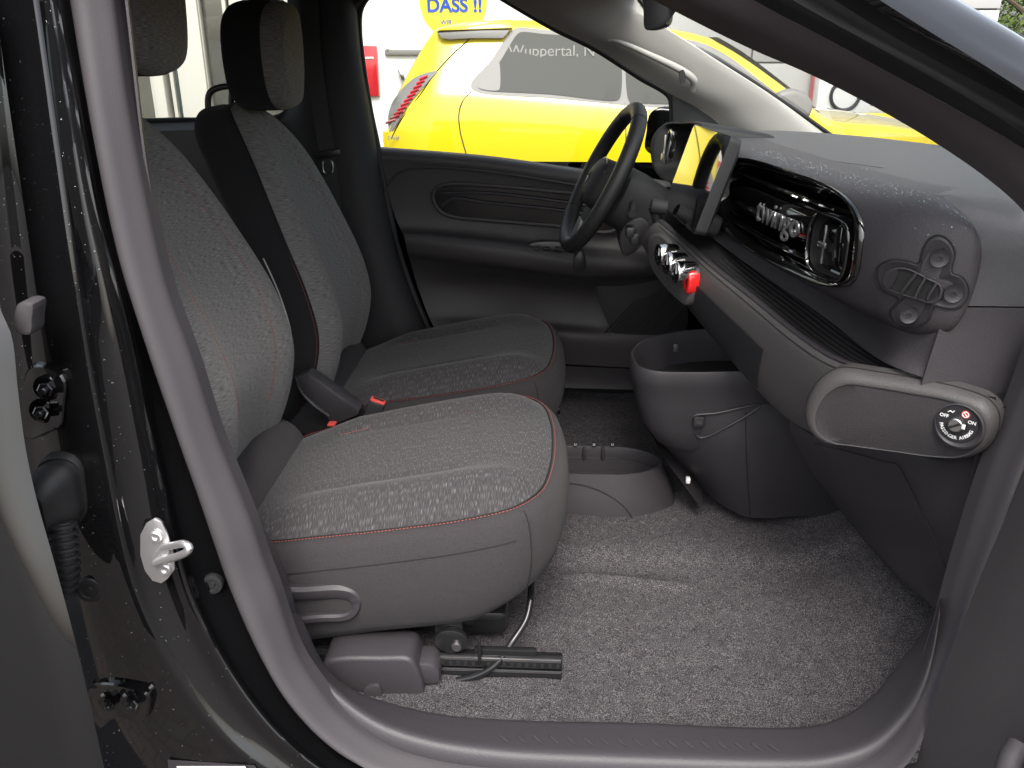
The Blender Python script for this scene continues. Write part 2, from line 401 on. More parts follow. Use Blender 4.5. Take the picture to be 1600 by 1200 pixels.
def build_backrest(parent):
    rows, nr = back_rows(); mb = MB(); nf = NF
    n = len(rows)
    v = rows.reshape(-1, 3); f = []; fm = []
    for i in range(n - 1):
        for j in range(nr):
            f.append((i * nr + j, i * nr + (j + 1) % nr, (i + 1) * nr + (j + 1) % nr, (i + 1) * nr + j)); fm.append(0 if (j < nf or j >= nr - nf) else 1)
    f.append(tuple(range(nr))[::-1]); fm.append(1); f.append(tuple((n - 1) * nr + j for j in range(nr))); fm.append(1)
    mb.add(v, f); mb.m = fm
    o = mb.build('backrest', parent=parent, mats=['cloth_back', 'black_fabric'], angle=55)
    for sgn, j in ((1, nf), (-1, nr - nf)):
        off = np.array((.0012, -.0008 * (-sgn), 0))
        p = rows[3:57, j] + off
        dashes(MB(), p + np.array((-.004, .003 * sgn, 0)), .0065, .55, .00065).build('red_stitching', 'red_thread', o)
        MB().tube(p, .0016, 6).build('piping', 'dark_thread', o)
        # curved stitched tuck in the face of the panel
        q = []
        for i in range(16, 46):
            t = (i - 16) / 29; a = .40 + .16 * math.sin(t * math.pi * .9); row = rows[i]
            ys = row[:nf + 1, 1] - Y0; xs = row[:nf + 1, 0]; yy = a * ys[-1]
            q.append((np.interp(yy, ys, xs) + .0012, Y0 + sgn * yy, row[0][2]))
        dashes(MB(), q, .0065, .55, .00065).build('red_stitching', 'red_thread', o)
        # pale piping on the flank
        jj = 10 if sgn > 0 else nr - 10
        MB().tube(rows[4:34, jj] + np.array((0, sgn * .0015, 0)), .0017, 5).build('pale_piping', 'grey_thread', o)
    return o
def build_headrest(parent):
    e = empty('headrest', parent)
    cx, cz, ax, ay, az = -.680, 1.462, .066, .126, .119
    def shell(t, a, grow=0.0):
        # t: -1 back .. 1 front, a: angle in the y-z outline
        k = (1 - abs(t) ** 3.2) ** (1 / 3.2); c, s = math.cos(a), math.sin(a)
        n = 3.4; r = (abs(c) ** n + abs(s) ** n) ** (-1 / n)
        y = r * c * (ay * (.62 + .38 * k)); z = r * s * (az * (.66 + .34 * k))
        if s < 0: y *= 1 - .12 * (-s)
        return np.array((cx + t * ax + (z * .03) - .012 * (y / ay) ** 2, Y0 + y, cz + z))
    A = np.linspace(0, 2 * math.pi, 56, endpoint=False); mb = MB(); T = np.linspace(-1, 1, 22)
    rows = [[shell(t, a) for a in A] for t in T]
    nb = 17
    mb.grid(rows[:nb], closed_v=True, m=1); mb.grid(rows[nb - 1:], closed_v=True, m=0)
    mb.fan(rows[0], m=1, flip=True); mb.fan(rows[-1], np.mean(rows[-1], axis=0) + np.array((.004, 0, 0)), m=0)
    mb.build('headrest_pad', parent=e, mats=['cloth_back', 'black_fabric'], angle=60)
    MB().tube([np.array(p) * 1.0 for p in rows[nb - 1]], .0014, 5, closed=True).build('piping', 'dark_thread', e)
    for s in (-1, 1):
        p = [(-.80, Y0 + s * .075, 1.26), (-.806, Y0 + s * .075, 1.31), (-.808, Y0 + s * .075, 1.355), (-.800, Y0 + s * .075, 1.385), (-.775, Y0 + s * .075, 1.397), (-.735, Y0 + s * .075, 1.40)]
        mb = MB().tube(cr(p, 24), .0072, 10); mb.tube([(-.80, Y0 + s * .075, 1.285), (-.802, Y0 + s * .075, 1.303)], .014, 14)
        mb.build('headrest_post', 'plastic_smooth', e)
    return e
def build_seat(name, label):
    s = empty(name, CAR, label)
    gusset(s); build_cushion(s, None); build_backrest(s); build_headrest(s)
    return s
def gusset(s):
    m = MB(); R = []
    for t in np.linspace(-1, 1, 24):
        y = Y0 + t * .212; k = (1 - abs(t) ** 6) ** .5
        R.append([np.array((-.60 + .085 * math.cos(a) * (.6 + .4 * k), y, .575 + .085 * math.sin(a) * (.6 + .4 * k))) for a in np.linspace(0, 2 * math.pi, 24, endpoint=False)])
    m.grid(R, closed_v=True); m.cap(R[0]); m.cap(R[-1], True); return m.build('cushion_tail', 'side_fabric', s, angle=60)
passenger_seat = build_seat('front_seat', 'grey cloth seat with red stitching just inside the open doorway')

# base of the seat: under-tray, slide rails, cover, levers
def seat_base(s, full=True):
    b = MB(); b.box((-.27, Y0, .415), (.40, .36, .05), r=.012); b.build('seat_pan', 'dark_metal', s)
    for sy in (-1, 1):
        y = Y0 + sy * .225
        rl = MB(); rl.box((-.22, y, .356), (.50, .042, .020), r=.002); rl.build('slide_rail', 'dark_metal', s)
        up = MB(); up.box((-.22, y - .004, .378), (.50, .030, .016), r=.003)
        up.tube([(-.47, y - .012, .389), (.03, y - .012, .389)], .0058, 8)
        up.tube([(-.47, y - .021, .3685), (.03, y - .021, .3685)], .0017, 6)
        up.build('slide_rail', 'dark_metal', s)
        hl = MB(); hl.box((-.19, y - .0190, .3895), (.435, .003, .0065), r=.001); hl.build('rail_edge', 'satin_metal', s); hl = MB(); hl.box((-.19, y - .0215, .3662), (.435, .002, .003)); hl.build('rail_edge', 'satin_metal', s)
        if sy < 0:
            tt = MB()
            for k in range(16): tt.box((.022 - .0135 * k, y - .0195, .3795), (.006, .004, .007))
            tt.build('rail_teeth', 'rubber', s)
        lk = MB(); lk.box((-.17, y - .003, .425), (.05, .008, .07), r=.003); lk.box((-.115, y - .024, .41), (.006, .006, .055), r=.002); lk.box((-.07, y - .012, .402), (.11, .012, .016), r=.003)
        lk.build('bracket', 'dark_metal', s)
        ks = MB(); a = np.linspace(0, 2 * math.pi, 18, endpoint=False)
        ks.prism([(-.165 + .030 * math.cos(t), y - .02, .425 + .024 * math.sin(t)) for t in a], (0, .012, 0), r=.002); ks.build('pivot_plate', 'dark_metal', s)
        bo = MB(); bo.prism([(-.155 + .009 * math.cos(t), y - .026, .418 + .009 * math.sin(t)) for t in a], (0, .007, 0), r=.0015); bo.build('bolt', 'satin_metal', s)
    # front adjusting bar
    y = Y0 - .215
    bar = [P(829, 938, y=1.26), P(822, 968, y=1.235), P(800, 1003, y=1.205), P(775, 1038, y=1.185), P(745, 1056, y=1.178), P(700, 1066, y=1.178)]
    far = [np.array((p[0], 2 * Y0 - p[1], p[2])) for p in bar]
    MB().tube(cr(bar + [], 40), .0062, 10).build('slide_bar', 'dark_metal', s)
    MB().tube(cr(far, 40), .0062, 10).build('slide_bar', 'dark_metal', s)
    MB().tube([bar[0], far[0]], .0062, 10).build('slide_bar', 'dark_metal', s)
    # plastic end cover over the rail
    o = [(505, 1036), (600, 1028), (640, 1030), (650, 1042), (662, 1088), (650, 1104), (600, 1092), (540, 1078), (512, 1064)]
    MB().prism(cr(PY(o, 1.135), 60, closed=True)[:], (0, .075, 0), r=.008, seg=3).build('rail_cover', 'plastic_mid', s)
    MB().prism(cr(PY([(650, 1040), (676, 1040), (686, 1052), (684, 1068), (655, 1066)], 1.15), 40, closed=True), (0, .05, 0), r=.004).build('rail_cover', 'plastic_mid', s)
    MB().prism(cr(PY([(568, 1078), (590, 1072), (596, 1090), (575, 1094)], 1.128), 24, closed=True), (0, .012, 0), r=.002).build('cover_clip', 'plastic_mid', s)
    # height lever
    o = PY([(395, 922), (470, 921), (535, 918), (556, 924), (566, 941), (560, 960), (545, 971), (500, 974), (395, 978)], 1.155)
    ring = cr(o, 90, closed=True); c = np.mean(ring, axis=0)
    lv = MB(); rows = []
    outer = [np.array(p) for p in ring]
    inn = cr(PY([(398, 941), (470, 940), (530, 938), (545, 942), (548, 951), (540, 960), (500, 963), (398, 966)], 1.155), 90, closed=True)
    k0 = min(range(90), key=lambda i: np.linalg.norm(inn[i] - outer[0])); inn = np.roll(inn, -k0, 0)
    mid = [o_ * .78 + i_ * .22 for o_, i_ in zip(outer, inn)]
    mid2 = [o_ * .25 + i_ * .75 for o_, i_ in zip(outer, inn)]
    dy = lambda R, d: [p + np.array((0, d, 0)) for p in R]
    lv.grid([dy(outer, .03), dy(outer, .006), dy(mid, 0), dy(mid2, 0), dy(inn, .004), dy(inn, .016)], closed_v=True)
    lv.cap(dy(inn, .016))
    lv.build('height_lever', 'plastic_mid', s)
    m = MB(); m.box(P(518, 1021, y=1.30), (.034, .022, .020), rot=Matrix.Rotation(.25, 3, 'Y'), r=.002); m.build('connector', 'white_plastic', s)
    m = MB().tube(cr(PD([(530, 1020, 1.30), (560, 1012, 1.31), (600, 1020, 1.33), (650, 1010, 1.34)]), 24), .004, 8); m.build('wiring', 'rubber', s)
seat_base(passenger_seat)
# driver seat: the same pieces one seat width further in and a little lower
driver_seat = empty('front_seat', CAR, 'grey cloth driver seat behind the steering wheel, black flank with pale piping')
def copy_part(o, parent, d):
    c = o.copy(); COL.objects.link(c); c.parent = parent; c.location = (o.location[0] + d[0], o.location[1] + d[1], o.location[2] + d[2])
    for ch in [q for q in bpy.data.objects if q.parent == o]: copy_part(ch, c, (0, 0, 0))
    return c
DS = .64
for o in [q for q in bpy.data.objects if q.parent == passenger_seat]:
    st = o.name.split('.')[0]
    d = (0, DS, -.03)
    if st == 'backrest':
        c_ = copy_part(o, driver_seat, (0, 0, 0)); th = math.radians(3.2); pv = Vector((-.60, 0, .55)); Rm = Matrix.Rotation(th, 3, 'Y')
        c_.rotation_euler = (0, th, 0); c_.location = pv - Rm @ pv + Vector((.008, DS, -.075)); continue
    if st == 'headrest': d = (.012, DS, -.10)
    if st in ('rail_cover', 'cover_clip', 'height_lever', 'slide_rail', 'rail_edge', 'rail_teeth', 'seat_pan', 'bracket', 'pivot_plate', 'bolt', 'slide_bar', 'connector', 'wiring'): d = (0, DS, 0)
    copy_part(o, driver_seat, d)
# fold of cloth between cushion and back, buckle, lever, belt clip
# ------------------------------------------------------------------ floor, sill, door frame
def carpet_mat():
    m = bpy.data.materials.new('carpet'); m.use_nodes = True; nt = m.node_tree; b = nt.nodes['Principled BSDF']
    b.inputs['Roughness'].default_value = 1.0; b.inputs['Specular IOR Level'].default_value = 0.1
    tc = nd(nt, 'ShaderNodeTexCoord')
    n = nd(nt, 'ShaderNodeTexNoise'); n.inputs['Scale'].default_value = 520; n.inputs['Detail'].default_value = 3; n.inputs['Roughness'].default_value = .7
    n3 = nd(nt, 'ShaderNodeTexNoise'); n3.inputs['Scale'].default_value = 60; n3.inputs['Detail'].default_value = 3
    nt.links.new(tc.outputs['Object'], n.inputs['Vector']); nt.links.new(tc.outputs['Object'], n3.inputs['Vector'])
    ad = nd(nt, 'ShaderNodeMath'); ad.operation = 'MULTIPLY_ADD'; ad.inputs[1].default_value = .10; nt.links.new(n3.outputs[0], ad.inputs[0]); nt.links.new(n.outputs[0], ad.inputs[2])
    r = nd(nt, 'ShaderNodeValToRGB'); e = r.color_ramp.elements
    e[0].position = .42; e[0].color = (.012, .011, .012, 1); e[1].position = .76; e[1].color = (.24, .225, .235, 1)
    q = r.color_ramp.elements.new(.56); q.color = (.053, .0495, .053, 1)
    nt.links.new(ad.outputs[0], r.inputs[0]); nt.links.new(r.outputs[0], b.inputs['Base Color'])
    bp = nd(nt, 'ShaderNodeBump'); bp.inputs['Strength'].default_value = .7; bp.inputs['Distance'].default_value = .003
    nt.links.new(n.outputs[0], bp.inputs['Height']); nt.links.new(bp.outputs[0], b.inputs['Normal'])
    MATS['carpet'] = m
carpet_mat()
def floor_z(x, y):
    z = .345 + 0 * x
    z = z + .008 * (1 / (1 + np.exp((x - .055) / .016)))                       # rear half sits a little higher
    z = z - .004 * np.exp(-((x - .062) / .020) ** 2) * np.clip((1.75 - y) / .2, 0, 1)
    z = z + .010 * np.exp(-((y - (1.50 - .10 * np.clip(x - .1, 0, .4))) / .012) ** 2) * np.clip((x - .02) / .05, 0, 1) * np.clip((.34 - x) / .1, 0, 1)
    z = z + .022 / (1 + np.exp(-(y - 1.56) / .012))
    z = z + .9 * np.maximum(0, x - .52) ** 1.35                              # toe board
    return z + .0015 * np.sin(31 * x + 7 * y) + .001 * np.sin(57 * y - 11 * x)
xs = np.linspace(-.95, .98, 230); ys = np.linspace(1.015, 2.46, 170)
rows = [np.stack([xs, np.full_like(xs, y), floor_z(xs, np.full_like(xs, y))], 1) for y in ys]
MB().grid(rows).build('carpet', 'carpet', CAR, label='dark grey flecked carpet covering the footwell')

# scuff plate: inner edge, crown, outer edge
SI = [(470, 960, 1.08), (512, 1042, 1.062), (552, 1074, 1.055), (664, 1109, 1.045), (775, 1121, 1.04), (1000, 1127, 1.04), (1200, 1134, 1.04), (1285, 1128, 1.045), (1352, 1094, 1.06), (1415, 1020, 1.09), (1452, 968, 1.115), (1472, 930, 1.13)]
SO = [(448, 960, 1.035), (492, 1042, 1.01), (536, 1090, .992), (595, 1131, .977), (675, 1158, .967), (780, 1174, .962), (920, 1182, .96), (1060, 1187, .96), (1200, 1190, .96), (1290, 1186, .963), (1360, 1163, .97), (1412, 1112, .985), (1445, 1050, 1.0), (1460, 990, 1.02), (1468, 940, 1.035)]
si, so = cr(PD(SI), 120), cr(PD(SO), 120)
def off(A, d): return A + np.array(d)
rows = [off(si, (0, .004, -.05)), off(si, (0, 0, -.006)), off(si, (0, -.004, 0)), si * .66 + so * .34 + np.array((0, 0, .002)), si * .3 + so * .7 + np.array((0, 0, .002)), si * .08 + so * .92 + np.array((0, 0, .001)), off(so, (0, -.002, -.003)), off(so, (0, -.010, -.022)), off(so, (0, -.008, -.05))]
rows = np.transpose(np.array([cr(np.array(rows)[:, j], 30) for j in range(120)]), (1, 0, 2))
sill = MB().grid(rows).build('scuff_plate', 'plastic_mid', CAR, angle=60)
# slanted ribs moulded into it
def on_scuff(u, v):
    # point on the plate seen at a pixel: interpolate between the two edges
    best = None
    for j in range(119):
        a, b = si[j], so[j]
    d = CF + CR_ * ((u - 800) / F) - CU * ((v - 600) / F)
    from mathutils.geometry import intersect_ray_tri
    for i in range(2, 24):
        for j in range(119):
            q = [Vector(rows[i, j]), Vector(rows[i, j + 1]), Vector(rows[i + 1, j + 1]), Vector(rows[i + 1, j])]
            for tri in ((q[0], q[1], q[2]), (q[0], q[2], q[3])):
                h = intersect_ray_tri(tri[0], tri[1], tri[2], Vector(d), Vector(CC), True)
                if h is not None: return np.array(h)
    return None
for k in range(17):
    t = k / 16; u0 = 757 + (1172 - 757) * t; v0 = 1127 + (1143 - 1127) * t; u1 = 795 + (1217 - 795) * t; v1 = 1161 + (1176 - 1161) * t
    pp = [on_scuff(u0 + (u1 - u0) * q, v0 + (v1 - v0) * q) for q in np.linspace(0, 1, 7)]
    if any(p is None for p in pp): continue
    pp = [p + np.array((0, -.0006, .0021)) for p in pp]
    MB().tube(pp, [.0008, .0024, .0026, .0026, .0026, .0024, .0008], 6).build('rib', 'plastic_mid', sill)

# door seal: rubber bead round the doorway
SEAL_L = [(104, -60, 1.085), (112, 0, 1.08), (150, 225, 1.045), (187, 400, 1.025), (225, 524, 1.01), (285, 700, .995), (310, 770, .99), (337, 850, .98), (356, 905, .975), (385, 975, .965), (412, 1031, .957), (440, 1080, .95), (469, 1117, .945), (505, 1153, .94), (548, 1184, .935), (620, 1215, .93), (760, 1232, .925), (1000, 1240, .925), (1250, 1240, .925), (1360, 1225, .93), (1412, 1190, .94), (1440, 1145, .955), (1468, 1075, .985), (1496, 994, 1.01), (1533, 900, 1.03), (1590, 750, 1.045), (1652, 600, 1.055), (1700, 470, 1.06)]
SEAL_R = [(168, -60, 1.095), (176, 0, 1.09), (196, 150, 1.07), (232, 337, 1.05), (259, 450, 1.038), (300, 565, 1.028), (337, 681, 1.018), (375, 775, 1.01), (394, 824, 1.005), (412, 880, 1.0), (431, 930, .995), (447, 980, .99), (466, 1030, .982), (495, 1075, .975), (526, 1114, .968), (596, 1164, .96), (690, 1190, .955), (850, 1204, .952), (1060, 1212, .95), (1250, 1216, .95), (1345, 1200, .953), (1400, 1164, .96), (1432, 1108, .98), (1455, 1040, 1.01), (1472, 985, 1.035), (1490, 915, 1.055), (1541, 750, 1.075), (1600, 600, 1.085), (1640, 470, 1.09)]
sl, sr = cr(PD(SEAL_L), 200), cr(PD(SEAL_R), 200)
mid = (sl + sr) / 2
rows = [off(sr, (0, .03, 0)), off(sr, (0, .008, 0)), sr, sr * .7 + sl * .3 + np.array((0, -.010, .0)), sr * .45 + sl * .55 + np.array((0, -.016, 0)), sr * .2 + sl * .8 + np.array((0, -.014, 0)), off(sl, (0, -.004, 0)), off(sl, (0, .012, 0)), off(sl, (0, .03, 0))]
rows = np.transpose(np.array([cr(np.array(rows)[:, j], 26) for j in range(200)]), (1, 0, 2))
MB().grid(rows).build('door_seal', 'seal_rubber', CAR, angle=70, label='soft grey rubber seal running down the pillar and along the sill')
# B-pillar inner trim just behind the seal
TR = [(430, 870, 1.06), (470, 985, 1.06), (474, 1045, 1.06)]
a = cr(PD([(190, -40, 1.10), (238, 330, 1.07), (300, 560, 1.05), (380, 780, 1.03), (415, 880, 1.02), (445, 975, 1.01), (462, 1028, 1.0)]), 60)
b = cr(PD([(192, -40, 1.20), (240, 330, 1.19), (302, 560, 1.16), (384, 780, 1.13), (438, 880, 1.10), (464, 980, 1.08), (466, 1045, 1.06)]), 60)
MB().grid([a, (a * .7 + b * .3) + np.array((.002, 0, 0)), b, off(b, (-.06, .01, 0))]).build('pillar_trim', 'plastic_mid', CAR, solid=.003)

# painted pillar: from the seal out to the gap of the rear door; every rail is read at the same heights
RAIL = [
 [(u, v, d + .03) for u, v, d in SEAL_L[:16]] + [(700, 1260, .96)],
 [(88, -60, 1.080), (96, 0, 1.075), (124, 150, 1.055), (160, 330, 1.035), (193, 450, 1.022), (220, 560, 1.010), (252, 700, .996), (286, 840, .978), (311, 925, .968), (352, 1010, .955), (400, 1085, .945), (450, 1145, .937), (510, 1195, .930), (620, 1260, .925)],
 [(82, -60, 1.055), (90, 0, 1.05), (116, 150, 1.032), (150, 330, 1.012), (182, 450, 1.0), (209, 560, .988), (240, 700, .974), (272, 840, .957), (296, 925, .947), (335, 1010, .935), (382, 1085, .926), (432, 1145, .919), (490, 1195, .914), (590, 1260, .91)],
 [(72, -60, 1.058), (80, 0, 1.053), (104, 150, 1.036), (134, 330, 1.016), (163, 450, 1.004), (189, 560, .992), (218, 700, .978), (248, 840, .961), (271, 925, .951), (308, 1010, .939), (354, 1085, .929), (404, 1145, .922), (462, 1195, .917), (560, 1260, .913)],
 [(62, -60, 1.046), (70, 0, 1.042), (92, 150, 1.024), (118, 330, 1.002), (137, 450, .988), (154, 560, .978), (180, 700, .964), (206, 840, .950), (230, 925, .941), (270, 1010, .931), (318, 1085, .922), (368, 1145, .915), (428, 1195, .910), (520, 1260, .906)],
 [(50, -60, 1.035), (57, 0, 1.031), (79, 150, 1.012), (104, 330, .990), (121, 450, .976), (138, 560, .966), (162, 700, .953), (188, 840, .940), (210, 925, .932), (248, 1010, .923), (294, 1085, .915), (342, 1145, .908), (396, 1195, .903), (470, 1260, .899)],
 [(38, -60, 1.035), (45, 0, 1.031), (66, 150, 1.012), (90, 330, .990), (106, 450, .977), (122, 560, .967), (144, 700, .955), (168, 840, .943), (188, 925, .935), (222, 1010, .927), (262, 1085, .919), (304, 1145, .913), (350, 1195, .908), (410, 1260, .904)],
 [(-4, -60, 1.042), (3, 0, 1.038), (22, 150, 1.019), (44, 330, .997), (58, 450, .984), (72, 560, .976), (92, 700, .966), (116, 840, .955), (134, 925, .949), (160, 1010, .943), (190, 1085, .937), (218, 1145, .932), (246, 1195, .928), (280, 1260, .924)],
 [(-50, -60, 1.075), (-42, 0, 1.07), (-24, 150, 1.05), (-4, 330, 1.03), (10, 450, 1.018), (22, 560, 1.01), (42, 700, 1.0), (66, 840, .99), (84, 925, .984), (104, 1010, .978), (126, 1085, .972), (146, 1145, .968), (165, 1195, .964), (190, 1260, .96)],
 [(-150, -60, 1.11), (-140, 0, 1.105), (-120, 150, 1.085), (-100, 330, 1.065), (-85, 450, 1.055), (-70, 560, 1.045), (-50, 700, 1.035), (-25, 840, 1.025), (-8, 925, 1.02), (12, 1010, 1.015), (34, 1085, 1.01), (52, 1145, 1.005), (70, 1195, 1.0), (95, 1260, .995)],
]
VG = np.linspace(-60, 1255, 150)
def by_height(r):
    q = cr(r, 400); o_ = np.argsort(q[:, 1]); q = q[o_]
    return np.array([P(np.interp(v, q[:, 1], q[:, 0]), v, y=np.interp(v, q[:, 1], q[:, 2])) for v in VG])
rows = np.array([by_height(r) for r in RAIL])
rows = np.transpose(np.array([cr(rows[:, j], 90) for j in range(150)]), (1, 0, 2))
PILLAR = rows
pillar = MB().grid(rows).build('door_pillar', 'black_paint', CAR, angle=60, label='glossy black painted pillar between the two doorways, wet with fine drops')
# ------------------------------------------------------------------ dashboard
DASH = empty('dashboard', CAR, 'dark grey moulded dashboard with a glossy black recess facing the passenger')
mat('dash_top', (0.070, 0.068, 0.072), 0.42, bump=(800, 0.35), spec=0.45)
mat('dash_grain', (0.046, 0.042, 0.046), 0.42, bump=(650, 0.5), spec=0.4)
mat('knit', (0.034, 0.031, 0.034), 0.6, bump=(500, 0.9), spec=0.3, stretch=(1, 1, 2.5))

# plan path of the pod's leading face, far side to the rounded near end
PATH = cr([(.315, 1.98, 0), (.330, 1.80, 0), (.352, 1.65, 0), (.380, 1.50, 0), (.408, 1.38, 0), (.428, 1.30, 0), (.446, 1.245, 0), (.470, 1.195, 0), (.503, 1.156, 0), (.538, 1.133, 0), (.562, 1.127, 0), (.575, 1.140, 0), (.579, 1.17, 0)], 200)
PT = np.gradient(PATH, axis=0); PT /= np.linalg.norm(PT, axis=1)[:, None]
PN = np.stack([PT[:, 1], -PT[:, 0], 0 * PT[:, 0]], 1)     # towards the cabin
if PN[0] @ np.array([-1, 0, 0]) < 0: PN = -PN
PROF = cr([(-.16, 1.196, 0), (-.10, 1.199, 0), (-.05, 1.197, 0), (-.022, 1.186, 0), (-.006, 1.162, 0), (0, 1.125, 0), (-.003, 1.085, 0), (-.012, 1.050, 0), (-.028, 1.020, 0), (-.058, 1.000, 0), (-.11, .990, 0)], 120)
def S(s, t):
    i = np.clip(s, 0, 1) * (len(PATH) - 1); i0 = int(min(i, len(PATH) - 2)); k = i - i0
    p = PATH[i0] * (1 - k) + PATH[i0 + 1] * k; n = PN[i0] * (1 - k) + PN[i0 + 1] * k
    j = np.clip(t, 0, 1) * (len(PROF) - 1); j0 = int(min(j, len(PROF) - 2)); k = j - j0
    q = PROF[j0] * (1 - k) + PROF[j0 + 1] * k
    e_ = float(np.clip((s - .80) / .19, 0, 1)); k = math.sqrt(max(0.0, 1 - e_ ** 2.4)) * .98 + .02
    p = p + n * (q[0] * (1 - .80 * min(1.0, e_ * 1.3))); return np.array((p[0], p[1], 1.098 + (q[1] - 1.098) * k))
def s_at_y(y): return float(np.interp(-y, -PATH[:, 1], np.linspace(0, 1, 200)))
def t_at_z(z):  # front side of the profile only
    return float(np.interp(-z, -PROF[30:, 1], np.linspace(0, 1, 120)[30:]))
s0, s1 = s_at_y(1.80), s_at_y(1.243); t0, t1 = t_at_z(1.186), t_at_z(1.030)
NR = 128
def stad(k, cs=(s0 + s1) / 2, ct=(t0 + t1) / 2, hs=(s1 - s0) / 2, ht=(t1 - t0) / 2, n=NR, p=4.5):
    a = np.linspace(0, 2 * math.pi, n, endpoint=False); c, s_ = np.cos(a), np.sin(a)
    ls, lt = .56, .155                                       # rough lengths of the s and t spans, to keep the corner radius even
    w, h = hs, ht
    r = (np.abs(c) ** p + np.abs(s_) ** p) ** (-1 / p)
    return [(cs + w * k * r_ * c_, ct + h * k * r_ * q_) for r_, c_, q_ in zip(r, c, s_)]
inner = stad(1.0, p=3.2); rows = []
outer = []
cs, ct = (s0 + s1) / 2, (t0 + t1) / 2
for (a, b) in inner:
    dx, dy = a - cs, b - ct
    k = min(((1 - cs) / dx) if dx > 1e-9 else ((0 - cs) / dx if dx < -1e-9 else 9e9), ((1 - ct) / dy) if dy > 1e-9 else ((0 - ct) / dy if dy < -1e-9 else 9e9))
    outer.append((cs + dx * k, ct + dy * k))
for g in np.linspace(0, 1, 34):
    g = g ** 1.5
    rows.append([S(i[0] * (1 - g) + o[0] * g, i[1] * (1 - g) + o[1] * g) for i, o in zip(inner, outer)])
pod = MB().grid(rows, closed_v=True).build('dash_pod', 'dash_grain', DASH, angle=50)
# far rest of the pod up to the corner patches is covered by the rows above; near edge runs into the end panel
# glossy recess: bezel, bowl
def pod_off(pt, d):
    s, t = pt; p = S(s, t); e = 1e-3; a = S(min(1, s + e), t) - S(max(0, s - e), t); b = S(s, min(1, t + e)) - S(s, max(0, t - e)); n = unit(np.cross(a, b))
    i = int(np.clip(s, 0, 1) * 199)
    if n @ PN[i] < 0: n = -n
    return p + n * d
bez = MB(); rr = []
for k, d in ((1.035, .0005), (1.03, .004), (1.01, .0065), (.985, .005), (.97, -.002), (.955, -.012)):
    rr.append([pod_off(q, d) for q in stad(k, p=3.2)])
bez.grid(rr, closed_v=True).build('recess_bezel', 'piano_black', DASH, angle=60)
rr = []
for k, d in ((.956, -.011), (.94, -.03), (.90, -.048), (.82, -.060), (.70, -.066), (.5, -.068), (.25, -.068)):
    rr.append([pod_off(q, d) for q in stad(k, p=3.2)])
bowl = MB().grid(rr, closed_v=True); bowl.fan(rr[-1]); bowl.build('recess_bowl', 'piano_black', DASH, angle=60)
# horizontal glossy bar through the recess, carrying the raised lettering
path = [pod_off((s_at_y(y), t_at_z(1.105)), -.046) for y in np.linspace(1.74, 1.29, 30)]
bar = MB(); ring = []
for p_ in path:
    a = np.linspace(0, 2 * math.pi, 28, endpoint=False)
    ring.append([p_ + np.array((-.026 * math.cos(t), 0, .034 * math.sin(t))) for t in a])
bar.grid(ring, closed_v=True); bar.cap(ring[0]); bar.cap(ring[-1], True); bar.build('recess_bar', 'piano_black', DASH)
mat('letter_chrome', (0.55, 0.55, 0.57), 0.28, metal=.85)
# rim strip above and below the bar
for zz, dd in ((1.160, -.020), (1.050, -.018)):
    pp = [pod_off((s_at_y(y), t_at_z(zz)), dd) for y in np.linspace(1.76, 1.275, 30)]
    MB().tube(pp, .0045, 8).build('recess_strip', 'piano_black', DASH)
pc = path[15]
ey_ = np.array((0.0, 0, 1.0)); ex_ = unit(path[24] - path[6])
lo = S(s_at_y(1.475), t_at_z(1.105)); 
lt = text_part('lettering', 'twingo', DASH, 'letter_chrome', pod_off((s_at_y(1.515), t_at_z(1.103)), -.0185), ex_, ey_, .062, extrude=.0016, shear=.15)
# air vents in the recess (near end) : ring, dark throat, flap and tab
def stadium_loop(c, ex, ey, w, h, n=40):
    r = min(w, h) / 2; out = []
    for i in range(n):
        a = 2 * math.pi * i / n; x, y = math.cos(a) * r, math.sin(a) * r
        x += (w / 2 - r) * (1 if math.cos(a) >= 0 else -1); out.append(np.asarray(c) + np.asarray(ex) * x + np.asarray(ey) * y)
    return out
def sq_loop(c, ex, ey, w, h, p=3.5, n=48):
    out = []
    for i in range(n):
        a = 2 * math.pi * i / n; cc, ss = math.cos(a), math.sin(a); r = (abs(cc) ** p + abs(ss) ** p) ** (-1 / p)
        out.append(np.asarray(c) + np.asarray(ex) * (r * cc * w / 2) + np.asarray(ey) * (r * ss * h / 2))
    return out
def ring_vent(c, ex, ey, w, h, depth, parent, name='air_vent'):
    n = unit(np.cross(ex, ey)); e = empty(name, parent) if False else None
    L = lambda k, d: [p + n * d for p in sq_loop(c, ex, ey, w * k, h * k)]
    m = MB().grid([L(1.0, -.012), L(1.0, .004), L(.97, .007), L(.92, .007), L(.89, .003), L(.88, -.02)], closed_v=True)
    m.build(name + '_ring', 'piano_black', parent, angle=60)
    m = MB().grid([L(.885, -.0), L(.86, -.03), L(.8, -.045)], closed_v=True); m.fan(L(.8, -.045)); m.build(name + '_throat', 'rubber', parent)
    m = MB(); m.prism(sq_loop(np.asarray(c) - n * .018 + np.asarray(ex) * (w * .18), ex, ey, w * .5, h * .72), n * .006, r=.001); m.build(name + '_flap', 'piano_black', parent)
    tb = MB(); tb.box(np.asarray(c) - np.asarray(ex) * (w * .12) + n * .000, (.004, .004, h * .62), rot=Matrix(np.stack([ex, n, ey], 1).tolist()), r=.0015)
    tb.box(np.asarray(c) - np.asarray(ex) * (w * .12) + n * .003, (.022, .005, .009), rot=Matrix(np.stack([ex, n, ey], 1).tolist()), r=.002)
    tb.build(name + '_tab', 'satin_metal', parent)
